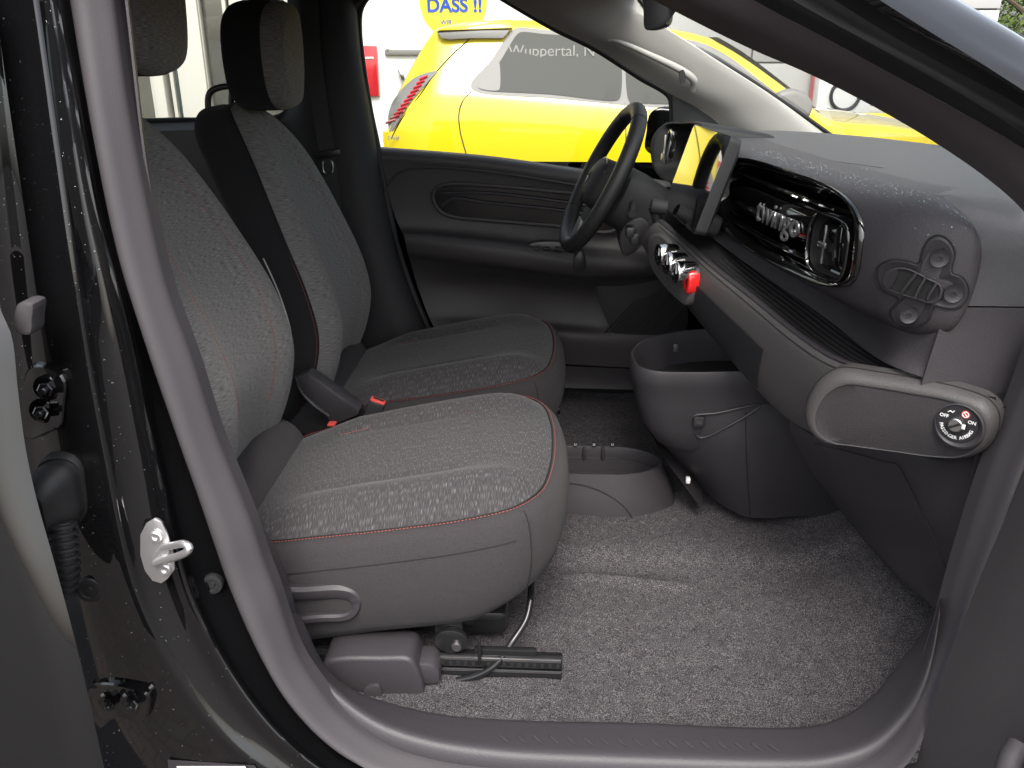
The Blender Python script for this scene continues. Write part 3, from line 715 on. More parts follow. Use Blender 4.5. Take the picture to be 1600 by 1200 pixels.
cv = pod_off((s_at_y(1.322), t_at_z(1.098)), -.008); exv = unit(pod_off((s_at_y(1.28), t_at_z(1.098)), 0) - pod_off((s_at_y(1.38), t_at_z(1.098)), 0))
ring_vent(cv, exv, np.array((0, 0, 1.0)), .118, .100, .04, DASH)

# ---- top pad (from pod crest to windscreen), rolling over to the end panel
def top_z(x, y):
    return 1.196 - .028 * np.clip((x - .55) / .35, 0, 1) ** 1.5 - .045 * np.clip((y - 2.0) / .45, 0, 1) ** 2
def pad_x0(y): return float(np.interp(-y, -PATH[:, 1], PATH[:, 0])) + .045
rows = []
ysr = list(np.linspace(2.44, 1.22, 50))
for y in ysr:
    xs_ = np.linspace(pad_x0(min(y, 1.98)), .955 - .20 * ((y - 1.75) / .7) ** 2, 40)
    rows.append(np.stack([xs_, np.full(40, y), top_z(xs_, y) + .0015 - .006 * np.clip(1 - (xs_ - xs_[0]) / .035, 0, 1)], 1))
for a in np.linspace(0, math.pi / 2, 16):
    xs_ = np.linspace(.520 + .040 * math.sin(a), .86, 40); y = 1.218 - .070 * math.sin(a)
    rows.append(np.stack([xs_, np.full(40, y), top_z(xs_, 1.2) + .0015 - .065 * (1 - math.cos(a)) - .006 * np.clip(1 - (xs_ - xs_[0]) / .035, 0, 1) * math.cos(a)], 1))
for z_ in (1.10, 1.075, 1.0585):
    xs_ = np.linspace(.560, .86, 40); rows.append(np.stack([xs_, np.full(40, 1.1475), np.minimum(rows[-1][:, 2], z_)], 1))
MB().grid(rows, flip=True).build('dash_top_pad', 'dash_top', DASH, angle=60)
# faint airbag seam on the pad
sm = [P(u, v, z=1.197) for u, v in ((1225, 262 - 22), (1300, 252), (1380, 263))]
MB().tube(cr(sm, 20), .0012, 5).build('pad_seam', 'rubber', DASH)
# ---- end panel facing the door
a = [np.array((x, 1.1475, 1.0555)) for x in np.linspace(.545, .86, 40)]
b = [np.array((x, 1.147, .99)) for x in np.linspace(.537, .86, 40)]
c = [np.array((x, 1.147, .922)) for x in np.linspace(.530, .86, 40)]
d = [np.array((x, 1.130, .920)) for x in np.linspace(.620, .86, 40)]
e = [np.array((x, 1.130, .60)) for x in np.linspace(.625, .86, 40)]
MB().grid([a, b, c]).build('end_panel', 'dash_grain', DASH, solid=.004)
MB().grid([d, e]).build('end_panel', 'dash_grain', DASH, solid=.004)
# wall rising behind the shelf to the underside of the pod
sb = [PD([(1060, 330, 1.90), (1150, 400, 1.72), (1290, 497, 1.47), (1350, 545, 1.32), (1390, 570, 1.21), (1420, 582, 1.17), (1450, 592, 1.149)]), PD([(1064, 318, 1.90), (1154, 385, 1.73), (1296, 478, 1.48), (1358, 525, 1.33), (1398, 548, 1.215), (1430, 560, 1.175), (1458, 566, 1.149)]), PD([(1070, 280, 1.90), (1160, 340, 1.74), (1300, 430, 1.49), (1362, 480, 1.34), (1402, 505, 1.22), (1438, 513, 1.18), (1468, 515, 1.149)])]
MB().grid(list(smooth_rails(sb, 60, 14))).build('shelf_back', 'dash_grain', DASH, angle=60)
# ---- clover-shaped outer vent on the pod's rounded end
vc = S(s_at_y(1.142), t_at_z(1.098))
def on_pod(u, v, lift=0.0):
    """point of the pod's rounded end seen at a pixel"""
    best, bp = 1e9, None
    for s_ in np.linspace(.78, .97, 70):
        for t_ in np.linspace(.25, .95, 70):
            p_ = S(s_, t_); q = p_ - CC; zc = q @ CF
            du, dv = 800 + F * (q @ CR_) / zc - u, 600 - F * (q @ CU) / zc - v
            e_ = du * du + dv * dv
            if e_ < best: best, bp = e_, (s_, t_)
    return pod_off(bp, lift)
CLOVER = [(1372, 420), (1390, 408), (1415, 408), (1434, 413), (1441, 390), (1452, 375), (1467, 371), (1482, 378), (1490, 394), (1486, 428), (1500, 432), (1509, 445), (1507, 465), (1497, 478), (1480, 481), (1460, 478), (1450, 496), (1432, 507), (1405, 508), (1393, 500), (1392, 485), (1404, 466), (1380, 452), (1370, 436)]
cl = np.array([on_pod(u, v) for u, v in CLOVER]); clo = cr(cl, 120, closed=True)
nrm_v = unit(np.mean([PN[int(s_ * 199)] for s_ in (.9, .95)], axis=0))
cen = np.mean(clo, axis=0)
def grow(R, k, d): return [cen + (p - cen) * k + nrm_v * d for p in R]
m = MB(); m.grid([grow(clo, 1.03, -.012), grow(clo, 1.03, .001), grow(clo, 1.0, .0035), grow(clo, .96, .0045)], closed_v=True); 
m.fan(grow(clo, .96, .0045), cen + nrm_v * .006); m.build('outer_vent', 'plastic_dark', DASH, angle=40)
MB().tube(grow(clo, 1.035, .0012), .0016, 5, closed=True).build('vent_gap', 'dark_thread', DASH)
# slot with slats
sl_c = [(1384, 436), (1396, 420), (1418, 420), (1452, 431), (1468, 443), (1470, 458), (1456, 468), (1430, 463), (1400, 453), (1387, 446)]
slr = cr([on_pod(u, v, .006) for u, v in sl_c], 60, closed=True); sc_ = np.mean(slr, axis=0)
m = MB(); m.grid([[sc_ + (p - sc_) * k + nrm_v * d for p in slr] for k, d in ((1.06, 0), (1.05, .003), (.98, .004), (.93, .001), (.92, -.003))], closed_v=True); m.build('vent_rim', 'plastic_mid', DASH)
m = MB(); m.cap([sc_ + (p - sc_) * .95 + nrm_v * .0012 for p in slr]); m.build('vent_throat', 'dark_thread', DASH)
for u0, v0, u1, v1 in ((1434, 424, 1414, 456), (1451, 429, 1432, 462), (1466, 441, 1450, 466)):
    m = MB().tube([on_pod(u0, v0, .0075), on_pod((u0 + u1) / 2, (v0 + v1) / 2, .009), on_pod(u1, v1, .0075)], .0022, 6); m.build('slat', 'plastic_mid', DASH)
m = MB(); m.cap(cr([on_pod(u, v, .0085) for u, v in ((1386, 437), (1396, 422), (1408, 421), (1394, 449))], 24, closed=True)); m.build('vent_flap', 'plastic_dark', DASH)
for (u, v), d in (((1468, 403), 1), ((1490, 458), 1), ((1424, 488), 1)):
    c_ = on_pod(u, v, .0075); a_ = unit(np.cross(nrm_v, (0, 0, 1))); b_ = np.cross(a_, nrm_v)
    lp = lambda k, h: [c_ + nrm_v * h + (a_ * math.cos(t) + b_ * math.sin(t)) * k for t in np.linspace(0, 2 * math.pi, 26, endpoint=False)]
    m = MB().grid([lp(.0125, -.002), lp(.0122, .0006), lp(.010, -.0006), lp(.006, -.0012)], closed_v=True); m.fan(lp(.006, -.0012)); m.build('vent_dimple', 'plastic_dark', DASH)
    m = MB().tube([c_ + a_ * -.004 + nrm_v * .0008, c_ + b_ * .003 + nrm_v * .0008, c_ + a_ * .004 + nrm_v * .0008], .0006, 5); m.build('arrow_mark', 'rubber', DASH)

# ---- shelf, lip and fascia
LIP = [(1030, 344, 1.86), (1050, 360, 1.815), (1110, 413, 1.68), (1180, 468, 1.53), (1250, 524, 1.39), (1305, 559, 1.295), (1360, 576, 1.23), (1430, 590, 1.175), (1500, 607, 1.13), (1545, 622, 1.10)]
lip = cr(PD(LIP), 110)
LOW = [(1005, 385, 1.92), (1022, 412, 1.885), (1076, 480, 1.745), (1145, 566, 1.585), (1200, 628, 1.475), (1235, 658, 1.41), (1290, 684, 1.325), (1380, 698, 1.255), (1470, 712, 1.185), (1530, 705, 1.13)]
low = cr(PD(LOW), 110)
rows = [lip + np.array((.20, .0, -.05)), lip + np.array((.10, .0, -.014)), lip + np.array((.024, 0, -.013)), lip + np.array((.013, 0, -.008)), lip + np.array((.009, 0, .001)), lip + np.array((.002, 0, .0018)), lip + np.array((-.003, 0, -.001))]
shelf = MB().grid(rows[:3]).build('shelf_mat', 'rubber', DASH)
# ridges of the mat
for k in range(9):
    o_ = .030 + .0135 * k
    MB().tube((lip + np.array((o_, 0, -.0115 - .0005 * k)))[20:86], .0026, 4).build('mat_ridge', 'rubber', DASH)
MB().grid(rows[2:]).build('shelf_lip', 'plastic_mid', DASH, angle=70)
f0 = lip + np.array((-.004, 0, -.004)); f3 = low
bul = lambda k, b: f0 * (1 - k) + f3 * k + np.array((-.012, -.006, 0)) * b
rr = [f0 + np.array((.006, 0, .001)), bul(.03, .25), bul(.12, .7), bul(.35, 1.1), bul(.6, 1.1), bul(.82, .8), bul(.95, .3), bul(1, 0), bul(1, 0) + np.array((.03, .01, -.004))]
rr = np.transpose(np.array([cr(np.array(rr)[:, j], 30) for j in range(110)]), (1, 0, 2))
mat('fascia', (0.066, 0.062, 0.062), 0.40, bump=(620, 0.55), spec=0.45)
fas = MB().grid(rr).build('fascia', 'fascia', DASH, angle=60)
MB().tube(rr[2][2:100] + np.array((-.0006, 0, 0)), .0009, 5).build('fascia_gap', 'dark_thread', DASH)
# sunk band below the switches
i0, i1 = 26, 58
sub = rr[9:23, i0:i1] + np.array((-.0018, -.0012, 0.0))
MB().grid(list(sub)).build('fascia_band', 'plastic_smooth', DASH, solid=-.002)
# ---- glove box lid: long rounded lid with knitted panel and airbag switch
GL = [(1316, 574), (1290, 586), (1270, 610), (1261, 640), (1266, 664), (1284, 683), (1330, 690), (1400, 699), (1470, 710), (1515, 711), (1545, 697), (1561, 668), (1561, 642), (1545, 622), (1500, 605), (1430, 590), (1370, 580)]
gy = lambda u: 1.275 - (u - 1261) / 300 * .185
gl = cr([P(u, v, y=gy(u)) for u, v in GL], 120, closed=True); gc = np.mean(gl, axis=0)
gn = unit(np.cross(P(1500, 640, y=gy(1500)) - P(1300, 640, y=gy(1300)), (0, 0, 1.0)));  gn = gn if gn[1] < 0 else -gn
G2 = cr([P(u, v, y=gy(u)) for u, v in [(1335, 594), (1308, 606), (1291, 628), (1285, 650), (1290, 668), (1308, 682), (1350, 689), (1410, 697), (1470, 704), (1508, 704), (1533, 693), (1548, 668), (1547, 650), (1534, 634), (1495, 619), (1430, 607), (1375, 598)]], 120, closed=True)
def gg(k, d): return [gl[i] * (1 - k) + G2[i] * k + gn * d for i in range(120)]
m = MB(); m.grid([gg(-.05, -.02), gg(-.02, .004), gg(.12, .014), gg(.45, .023), gg(.85, .0265), gg(1.0, .026)], closed_v=True); m.build('glovebox_rim', 'fascia', DASH, angle=60)
c2 = np.mean(G2, axis=0); m = MB()
m.grid([[c2 + (p - c2) * k + gn * d for p in G2] for k, d in ((1.0, .026), (.985, .0245), (.8, .0255), (.5, .027), (.2, .0275))], closed_v=True)
m.fan([c2 + (p - c2) * .2 + gn * .0275 for p in G2]); lid = m.build('glovebox_panel', 'knit', DASH, angle=60)
MB().tube(gg(-.02, .0035), .0013, 5, closed=True).build('glovebox_gap', 'dark_thread', DASH)
# airbag switch
d_ = CF + CR_ * ((1497 - 800) / F) - CU * ((661 - 600) / F)
po = c2 + gn * .0275; tt_ = ((po - CC) @ gn) / (d_ @ gn); ac = CC + d_ * tt_ + gn * .0035
ga = unit(np.cross((0, 0, 1.0), gn)); ga = ga if ga[0] > 0 else -ga; gb = np.cross(gn, ga); gb = gb if gb[2] > 0 else -gb
disc = lambda r, h, dx=0, dz=0, n=40: [ac + gn * h + ga * (dx + r * math.cos(t)) + gb * (dz + r * math.sin(t)) for t in np.linspace(0, 2 * math.pi, n, endpoint=False)]
m = MB().grid([disc(.0335, .001, .003, -.0025), disc(.031, .0022, .0028, -.002), disc(.0275, -.002), disc(.026, -.0035)], closed_v=True); m.build('switch_cup', 'plastic_mid', DASH)
m = MB(); m.fan(disc(.0272, .0006)); m.build('switch_face', 'plastic_smooth', DASH)
m = MB().grid([disc(.0105, .0005), disc(.0100, .008), disc(.0085, .009)], closed_v=True); m.fan(disc(.0085, .009)); m.build('switch_barrel', 'satin_metal', DASH)
m = MB(); m.box(ac + gn * .0095, (.017, .003, .003), rot=Matrix(np.stack([unit(ga + gb * .7), gn, unit(gb - ga * .7)], 1).tolist())); m.build('key_slot', 'dark_thread', DASH)
m = MB(); m.box(ac + gn * .0085 + ga * .011 + gb * .0015, (.0045, .003, .007), rot=Matrix(np.stack([ga, gn, gb], 1).tolist()), r=.0008); m.build('switch_pointer', 'white_plastic', DASH)
text_part('lettering', 'OFF', DASH, 'white_print', ac + gn * .0012 - ga * .0185 + gb * .0075, ga, gb, .0068, .0002, bold=.0001)
text_part('lettering', 'ON', DASH, 'white_print', ac + gn * .0012 + ga * .0185 + gb * .0075, ga, gb, .0068, .0002, bold=.0001)
word = 'PASSENGER AIRBAG'
for i, ch in enumerate(word):
    if ch == ' ': continue
    a = math.radians(196 + (344 - 196) * i / (len(word) - 1)); r_ = .0208
    text_part('letter', ch, DASH, 'white_print', ac + gn * .0012 + ga * r_ * math.cos(a) + gb * r_ * math.sin(a), ga * -math.sin(a) + gb * math.cos(a), -(ga * math.cos(a) + gb * math.sin(a)), .0066, .0002, bold=.0001)
m = MB(); m.fan([ac + gn * .0012 + ga * (.0085 + .0058 * math.cos(t)) + gb * (.0170 + .0058 * math.sin(t)) for t in np.linspace(0, 2 * math.pi, 20, endpoint=False)]); m.build('airbag_symbol', 'buckle_red', DASH)
m = MB().tube([ac + gn * .0016 + ga * (.0085 + .0040 * math.cos(t)) + gb * (.0170 + .0040 * math.sin(t)) for t in np.linspace(0, 2 * math.pi, 18, endpoint=False)], .0006, 4, closed=True); m.tube([ac + gn * .0016 + ga * .0060 + gb * .0195, ac + gn * .0016 + ga * .0112 + gb * .0145], .0006, 4); m.build('airbag_symbol', 'white_print', DASH)
m = MB().tube([ac + gn * .0014 - ga * .0145 + gb * .0142, ac + gn * .0014 - ga * .0115 + gb * .0168, ac + gn * .0014 - ga * .0085 + gb * .0150, ac + gn * .0014 - ga * .0065 + gb * .0180], .0008, 4); m.build('child_seat_symbol', 'white_print', DASH)

# ---- lower panels
topr = cr(PD([(1235, 655, 1.42), (1290, 688, 1.335), (1380, 700, 1.27), (1470, 714, 1.20), (1535, 700, 1.14), (1560, 690, 1.11)]), 70)
midr = cr(PD([(1262, 720, 1.50), (1320, 750, 1.41), (1400, 770, 1.31), (1460, 790, 1.22), (1520, 790, 1.14), (1550, 780, 1.105)]), 70)
mid2 = cr(PD([(1300, 775, 1.56), (1350, 815, 1.47), (1420, 850, 1.34), (1465, 868, 1.24), (1510, 870, 1.14), (1530, 866, 1.10)]), 70)
botr = cr(PD([(1322, 806, 1.62), (1352, 846, 1.52), (1405, 905, 1.36), (1440, 932, 1.25), (1468, 950, 1.135), (1488, 930, 1.10)]), 70)
rl = np.array([topr + np.array((.03, .01, .004)), topr, midr + np.array((-.006, -.006, 0)), mid2 + np.array((-.004, -.004, 0)), botr, botr + np.array((.05, .02, -.03))])
rl = np.transpose(np.array([cr(rl[:, j], 30) for j in range(70)]), (1, 0, 2))
low_panel = MB().grid(rl).build('lower_panel', 'plastic_mid', DASH, angle=60)
def on_grid(G, u, v):
    best, bp = 1e9, None
    Gf = G.reshape(-1, 3); q = Gf - CC; zc = q @ CF; du = 800 + F * (q @ CR_) / zc - u; dv = 600 - F * (q @ CU) / zc - v
    return Gf[int(np.argmin(du * du + dv * dv))]
seam_px = [(1275, 692), (1330, 706), (1385, 718), (1402, 728), (1420, 760), (1450, 825), (1488, 908)]
MB().tube(cr([on_grid(rl, u, v) + np.array((-.002, -.003, 0)) for u, v in seam_px], 60), .0011, 5).build('panel_gap', 'dark_thread', DASH)
# ------------------------------------------------------------------ centre: display, knobs, bin, column, floor tray
dl = [P(1145, 214, y=1.62), P(1083, 364, y=1.62), P(1038, 321, y=1.95), P(1084, 195, y=1.95)]   # near top, near bottom, far bottom, far top
dl = [np.array(p) for p in dl]
# make the four corners one flat plate
exd = unit((dl[0] + dl[1]) / 2 - (dl[2] + dl[3]) / 2); eyd = unit((dl[0] + dl[3]) / 2 - (dl[1] + dl[2]) / 2); eyd = unit(eyd - exd * (eyd @ exd)); nzd = np.cross(exd, eyd)
if nzd[0] > 0: nzd = -nzd
dc = np.mean(dl, axis=0); W_ = np.linalg.norm((dl[0] + dl[1]) / 2 - (dl[2] + dl[3]) / 2); H_ = np.linalg.norm((dl[0] + dl[3]) / 2 - (dl[1] + dl[2]) / 2)
DISP = empty('display', CAR, 'tilted centre touchscreen, dark and mirroring the yellow car')
pl = lambda w, h, r, d: [dc + exd * a + eyd * b + nzd * d for a, b in rrect(w, h, r)]
mat('screen_glass', (0.004, 0.004, 0.005), 0.03, coat=1.0, coat_rough=0.01, spec=0.9)
m = MB(); m.grid([pl(W_ - .03, H_ - .03, .02, -.03), pl(W_, H_, .012, -.022), pl(W_ + .004, H_ + .004, .012, -.004), pl(W_ + .002, H_ + .002, .012, 0)], closed_v=True); m.cap(pl(W_ - .03, H_ - .03, .02, -.03)); m.build('display_housing', 'plastic_soft', DISP, angle=50)
m = MB(); m.cap(pl(W_ - .001, H_ - .001, .011, .0004)); m.build('screen', 'screen_glass', DISP, smooth=False)
m = MB().tube(pl(W_ + .001, H_ + .001, .012, .0002), .0006, 5, closed=True); m.build('screen_edge', 'dark_metal', DISP)
m = MB(); m.prism([dc + exd * a + eyd * (b - H_ / 2 + .01) - nzd * .03 for a, b in rrect(.10, .045, .015)], -nzd * .05, r=.006); m.build('display_arm', 'rubber', DISP)

# climate knobs and hazard switch on a raised plate
KP = [(1020, 372, 1.86), (1036, 366, 1.83), (1062, 390, 1.77), (1092, 418, 1.70), (1095, 432, 1.69), (1078, 474, 1.70), (1068, 470, 1.73), (1022, 412, 1.86)]
kp = cr(PD(KP), 60, closed=True); ck = np.mean(kp, axis=0); CL = empty('climate_panel', CAR, 'row of three chrome climate knobs and a red hazard switch below the display')
kn = unit(np.cross(P(1085, 440, y=1.70) - P(1030, 385, y=1.84), P(1062, 400, y=1.77) - P(1050, 440, y=1.79))); kn = kn if kn[0] < 0 else -kn
m = MB(); m.grid([[ck + (p - ck) * k + kn * d for p in kp] for k, d in ((1.04, -.012), (1.03, .006), (1.0, .010), (.95, .0115))], closed_v=True); m.fan([ck + (p - ck) * .95 + kn * .0115 for p in kp]); m.build('switch_plate', 'fascia', CL, angle=40)
def on_plate(u, v, h):
    d = CF + CR_ * ((u - 800) / F) - CU * ((v - 600) / F); o_ = ck + kn * h; return CC + d * (((o_ - CC) @ kn) / (d @ kn))
axis = unit(kn + np.array((-.25, .12, 0)))
A_ = unit(np.cross(axis, (0, 0, 1.0))); B_ = np.cross(A_, axis)
for u, v in ((1030, 398), (1043, 412), (1057, 426)):
    c_ = on_plate(u, v, .034)
    rg = lambda r, h: [c_ + axis * h + (A_ * math.cos(t) + B_ * math.sin(t)) * r for t in np.linspace(0, 2 * math.pi, 36, endpoint=False)]
    kb_ = empty('knob', CL)
    MB().grid([rg(.0225, -.040), rg(.0235, -.012), rg(.0235, .000), rg(.0225, .003), rg(.0200, .003)], closed_v=True).build('knob_ring', 'chrome', kb_, angle=40)
    m = MB().grid([rg(.0202, .0028), rg(.018, .000)], closed_v=True); m.fan(rg(.018, .000)); m.build('knob_face', 'piano_black', kb_)
    MB().tube([c_ + axis * .001 - B_ * .002, c_ + axis * .001 + B_ * .015], .0012, 5).build('knob_pointer', 'white_print', kb_)
hz = on_plate(1078, 441, .014)
lp = lambda w, h, d: sq_loop(hz + axis * d, A_, B_, w, h, p=2.1)
m = MB().grid([lp(.026, .050, -.02), lp(.026, .050, .002), lp(.023, .046, .006), lp(.012, .03, .0075)], closed_v=True); m.fan(lp(.012, .03, .0115)); m.build('hazard_switch', 'red_plastic', CL)

# open bin under the fascia
rim = cr(PD([(986, 556, 1.70), (996, 570, 1.65), (1025, 580, 1.625), (1080, 580, 1.62), (1140, 574, 1.62), (1215, 566, 1.625), (1260, 530, 1.75), (1190, 505, 1.88), (1110, 506, 1.90), (1050, 517, 1.88), (1005, 533, 1.83), (987, 545, 1.76)]), 100, closed=True)
rim[:, 2] = rim[:, 2] * .3 + .764 * .7
rc = np.mean(rim, axis=0); BIN = empty('storage_bin', CAR, 'open charcoal storage bin on the centre stack under the dashboard')
sc2 = lambda k, dz, dx=0: [np.array((rc[0] + dx + (p[0] - rc[0]) * k, rc[1] + (p[1] - rc[1]) * k, p[2] + dz)) for p in rim]
m = MB(); m.grid([sc2(.90, -.075, .006), sc2(.93, -.03, .003), sc2(.945, -.006), sc2(.96, .001), sc2(.985, .002), sc2(1.0, -.003), sc2(1.0, -.032), sc2(.985, -.040), sc2(.97, -.08, .006), sc2(.93, -.135, .016), sc2(.84, -.18, .03), sc2(.70, -.20, .05)], closed_v=True)
m.build('bin_wall', 'plastic_dark', BIN, angle=45); m = MB(); m.cap(sc2(.91, -.074, .006)); m.build('bin_floor', 'rubber', BIN)
m = MB().box(P(1055, 542, y=1.80), (.012, .02, .02), r=.003); m.build('bin_clip', 'plastic_dark', BIN)
# column below
COLU = empty('centre_column', CAR, 'tapering dark plastic column between the front footwells')
n_ = 60
tp = cr(PD([(1004, 645, 1.80), (1012, 652, 1.70), (1045, 655, 1.645), (1100, 648, 1.625), (1190, 632, 1.62), (1300, 640, 1.62)]), n_)
md1 = cr(PD([(1032, 690, 1.82), (1050, 705, 1.72), (1090, 706, 1.65), (1140, 700, 1.62), (1215, 690, 1.615), (1330, 700, 1.615)]), n_)
md2 = cr(PD([(1058, 722, 1.83), (1085, 742, 1.74), (1115, 750, 1.67), (1160, 760, 1.64), (1240, 752, 1.63), (1360, 760, 1.63)]), n_)
bt = cr(PD([(1080, 742, 1.86), (1102, 768, 1.765), (1130, 790, 1.71), (1168, 808, 1.675), (1255, 806, 1.675), (1380, 802, 1.68)]), n_)
rl2 = np.transpose(np.array([cr(np.array([tp, md1, md2, bt])[:, j], 30) for j in range(n_)]), (1, 0, 2))
MB().grid(rl2).build('column_cover', 'plastic_dark', COLU, angle=60, solid=.004)
far_ = [np.array((p[0] , 3.55 - p[1], p[2])) for p in rl2.reshape(-1, 3)]; far_ = np.array(far_).reshape(rl2.shape)
MB().grid(far_).build('column_cover', 'plastic_dark', COLU, angle=60)
MB().tube(cr([on_grid(rl2, u, v) + np.array((0, -.003, 0)) for u, v in ((1165, 645), (1166, 720), (1172, 806))], 30), .001, 5).build('panel_gap', 'dark_thread', COLU)
tri = [on_grid(rl2, u, v) + np.array((0, -.004, 0)) for u, v in ((1082, 650), (1120, 645), (1186, 636), (1140, 662), (1092, 680))]
MB().tube(cr(tri, 60, closed=True), .0022, 6, closed=True).build('recess_edge', 'plastic_dark', COLU)
pu = on_grid(rl2, 1090, 658); m = MB(); m.prism([pu + np.array((a, -.012, b)) for a, b in rrect(.024, .024, .006)], (0, .012, 0), r=.002); m.build('socket', 'rubber', COLU)
m = MB(); m.prism([pu + np.array((a, -.0135, b)) for a, b in rrect(.013, .008, .002)], (0, .003, 0)); m.build('socket_flap', 'plastic_mid', COLU)
# oblong tray standing on the floor
TRAY = empty('floor_tray', CAR, 'oblong grey plastic tray on the floor between the seats')
def tray_loop(k, z, n=80, sx=0.0):
    out = []; hw = .076 * k; xe = .272 + (k - 1) * .13 + sx; xr = -.22
    for i in range(n):
        t = i / n
        if t < .3: q = (xr + (xe - hw * 1.6 - xr) * (t / .3), -hw)
        elif t < .7: a = math.pi * (t - .3) / .4 - math.pi / 2; q = (xe - hw * 1.6 + hw * 1.6 * math.cos(a), hw * math.sin(a))
        else: q = (xe - hw * 1.6 - (xe - hw * 1.6 - xr) * ((t - .7) / .3), hw)
        out.append(np.array((q[0], 1.81 + q[1], z)))
    return out
m = MB(); m.grid([tray_loop(1.30, .35), tray_loop(1.24, .385), tray_loop(1.16, .415), tray_loop(1.07, .440), tray_loop(1.0, .462), tray_loop(.985, .466), tray_loop(.93, .466), tray_loop(.91, .462), tray_loop(.89, .438), tray_loop(.88, .4375), tray_loop(.83, .437), tray_loop(.81, .42), tray_loop(.79, .405)], closed_v=True, flip=True); m.cap(tray_loop(.79, .405))
m.build('tray_body', 'plastic_mid', TRAY, angle=40)
for u in (899, 928, 957):
    p_ = P(u, 695, y=1.81 + .0655); m = MB().prism([p_ + np.array((a, 0, b)) for a, b in rrect(.010, .013, .001)], (0, .004, 0)); m.build('tray_slot', 'dark_thread', TRAY)
    m = MB().tube([p_ + np.array((-.002, -.001, .004)), p_ + np.array((-.002, -.001, -.001)), p_ + np.array((.002, -.001, -.001)), p_ + np.array((.002, -.001, .004))], .0006, 4); m.build('tray_slot_clip', 'white_plastic', TRAY)
for u in (913, 942):
    p_ = P(u, 708, y=1.81 + .060); m = MB().box(p_, (.008, .010, .034), r=.003); m.build('tray_rib', 'plastic_dark', TRAY)
MB().tube(cr([np.array((.0, 1.7275, .445)), np.array((.08, 1.7265, .442)), np.array((.14, 1.721, .420)), np.array((.18, 1.716, .390)), np.array((.20, 1.7115, .362))], 40) + np.array((0, -.001, 0)), .0009, 5).build('panel_gap', 'dark_thread', TRAY)
# sill-side cable with pale end between tray and column
MB().tube(cr(PD([(1040, 690, 1.90), (1055, 715, 1.84), (1070, 740, 1.77), (1074, 750, 1.74)]), 24), .004, 8).build('floor_strip', 'plastic_mid', CAR)
m = MB().box(P(1075, 750, y=1.725), (.010, .012, .014), r=.002); m.build('strip_end', 'white_plastic', CAR)

# seat-belt buckle and handbrake-like lever bracket between the seats
BK = empty('belt_buckle', CAR, 'black seat-belt buckle with a red release button between the seats')
ca = P(586, 640, y=1.70); cb = P(594, 617, y=1.70)
dirb = unit(cb - ca); 
R3 = Matrix(np.stack([np.cross((0, 1.0, 0), dirb), np.array((0, 1.0, 0)), dirb], 1).tolist())
m = MB().box(ca - dirb * .02, (.036, .022, .085), rot=R3, r=.005); m.build('buckle_body', 'plastic_smooth', BK)
m = MB().box(ca + dirb * .0235, (.033, .019, .006), rot=R3, r=.002); m.build('release_button', 'buckle_red', BK)
m = MB().box(ca + dirb * .0262, (.024, .006, .004), rot=R3, r=.0005); m.build('buckle_slot', 'dark_thread', BK)
ARM = empty('seat_hinge_cover', CAR, 'grey plastic hinge cover beside the driver cushion')
o = [(462, 592), (480, 584), (505, 600), (535, 622), (562, 640), (560, 648), (520, 665), (500, 640), (478, 620)]
m = MB().prism(PY(o, 1.76), (0, .045, 0), r=.003, seg=2); m.build('cover', 'plastic_mid', ARM)
MB().tube(cr(PD([(462, 588, 1.70), (470, 610, 1.70), (490, 632, 1.70), (515, 650, 1.69)]), 30), .0045, 8).build('buckle_stalk', 'plastic_smooth', ARM)
m = MB().box(P(519, 662, y=1.69), (.018, .02, .006), r=.002); m.build('buckle_tip', 'buckle_red', ARM)
# ------------------------------------------------------------------ steering wheel, column, instrument hood
SW = empty('steering_wheel', CAR, 'black leather steering wheel in front of the driver seat')
wc = np.array((.111, 2.07, 1.085)); wy = unit((-.087, .996, 0)); wn = unit((-.895, 0, .445)); wn = unit(wn - wy * (wn @ wy)); wu = unit(np.cross(wn, wy)); wu = wu if wu[2] > 0 else -wu
mat('leather', (0.018, 0.018, 0.019), 0.42, bump=(700, 0.5), spec=0.5)
A = np.linspace(0, 2 * math.pi, 96, endpoint=False)
def wpt(a, r, d=0): 
    rr = r * (1 - .05 * max(0, -math.sin(a)) ** 6)
    return wc + wy * rr * math.cos(a) + wu * rr * math.sin(a) + wn * d
MB().tube([wpt(a, .178) for a in A], .0185, 14, closed=True).build('rim', 'leather', SW)
for a in (math.radians(62), math.radians(118), math.radians(215), math.radians(325)):
    c0 = wpt(a, .178); tdir = unit(wpt(a + .01, .178) - wpt(a - .01, .178))
    m = MB().tube([c0 - tdir * .0008, c0 + tdir * .0008], .0189, 20); m.build('rim_seam', 'dark_thread', SW)
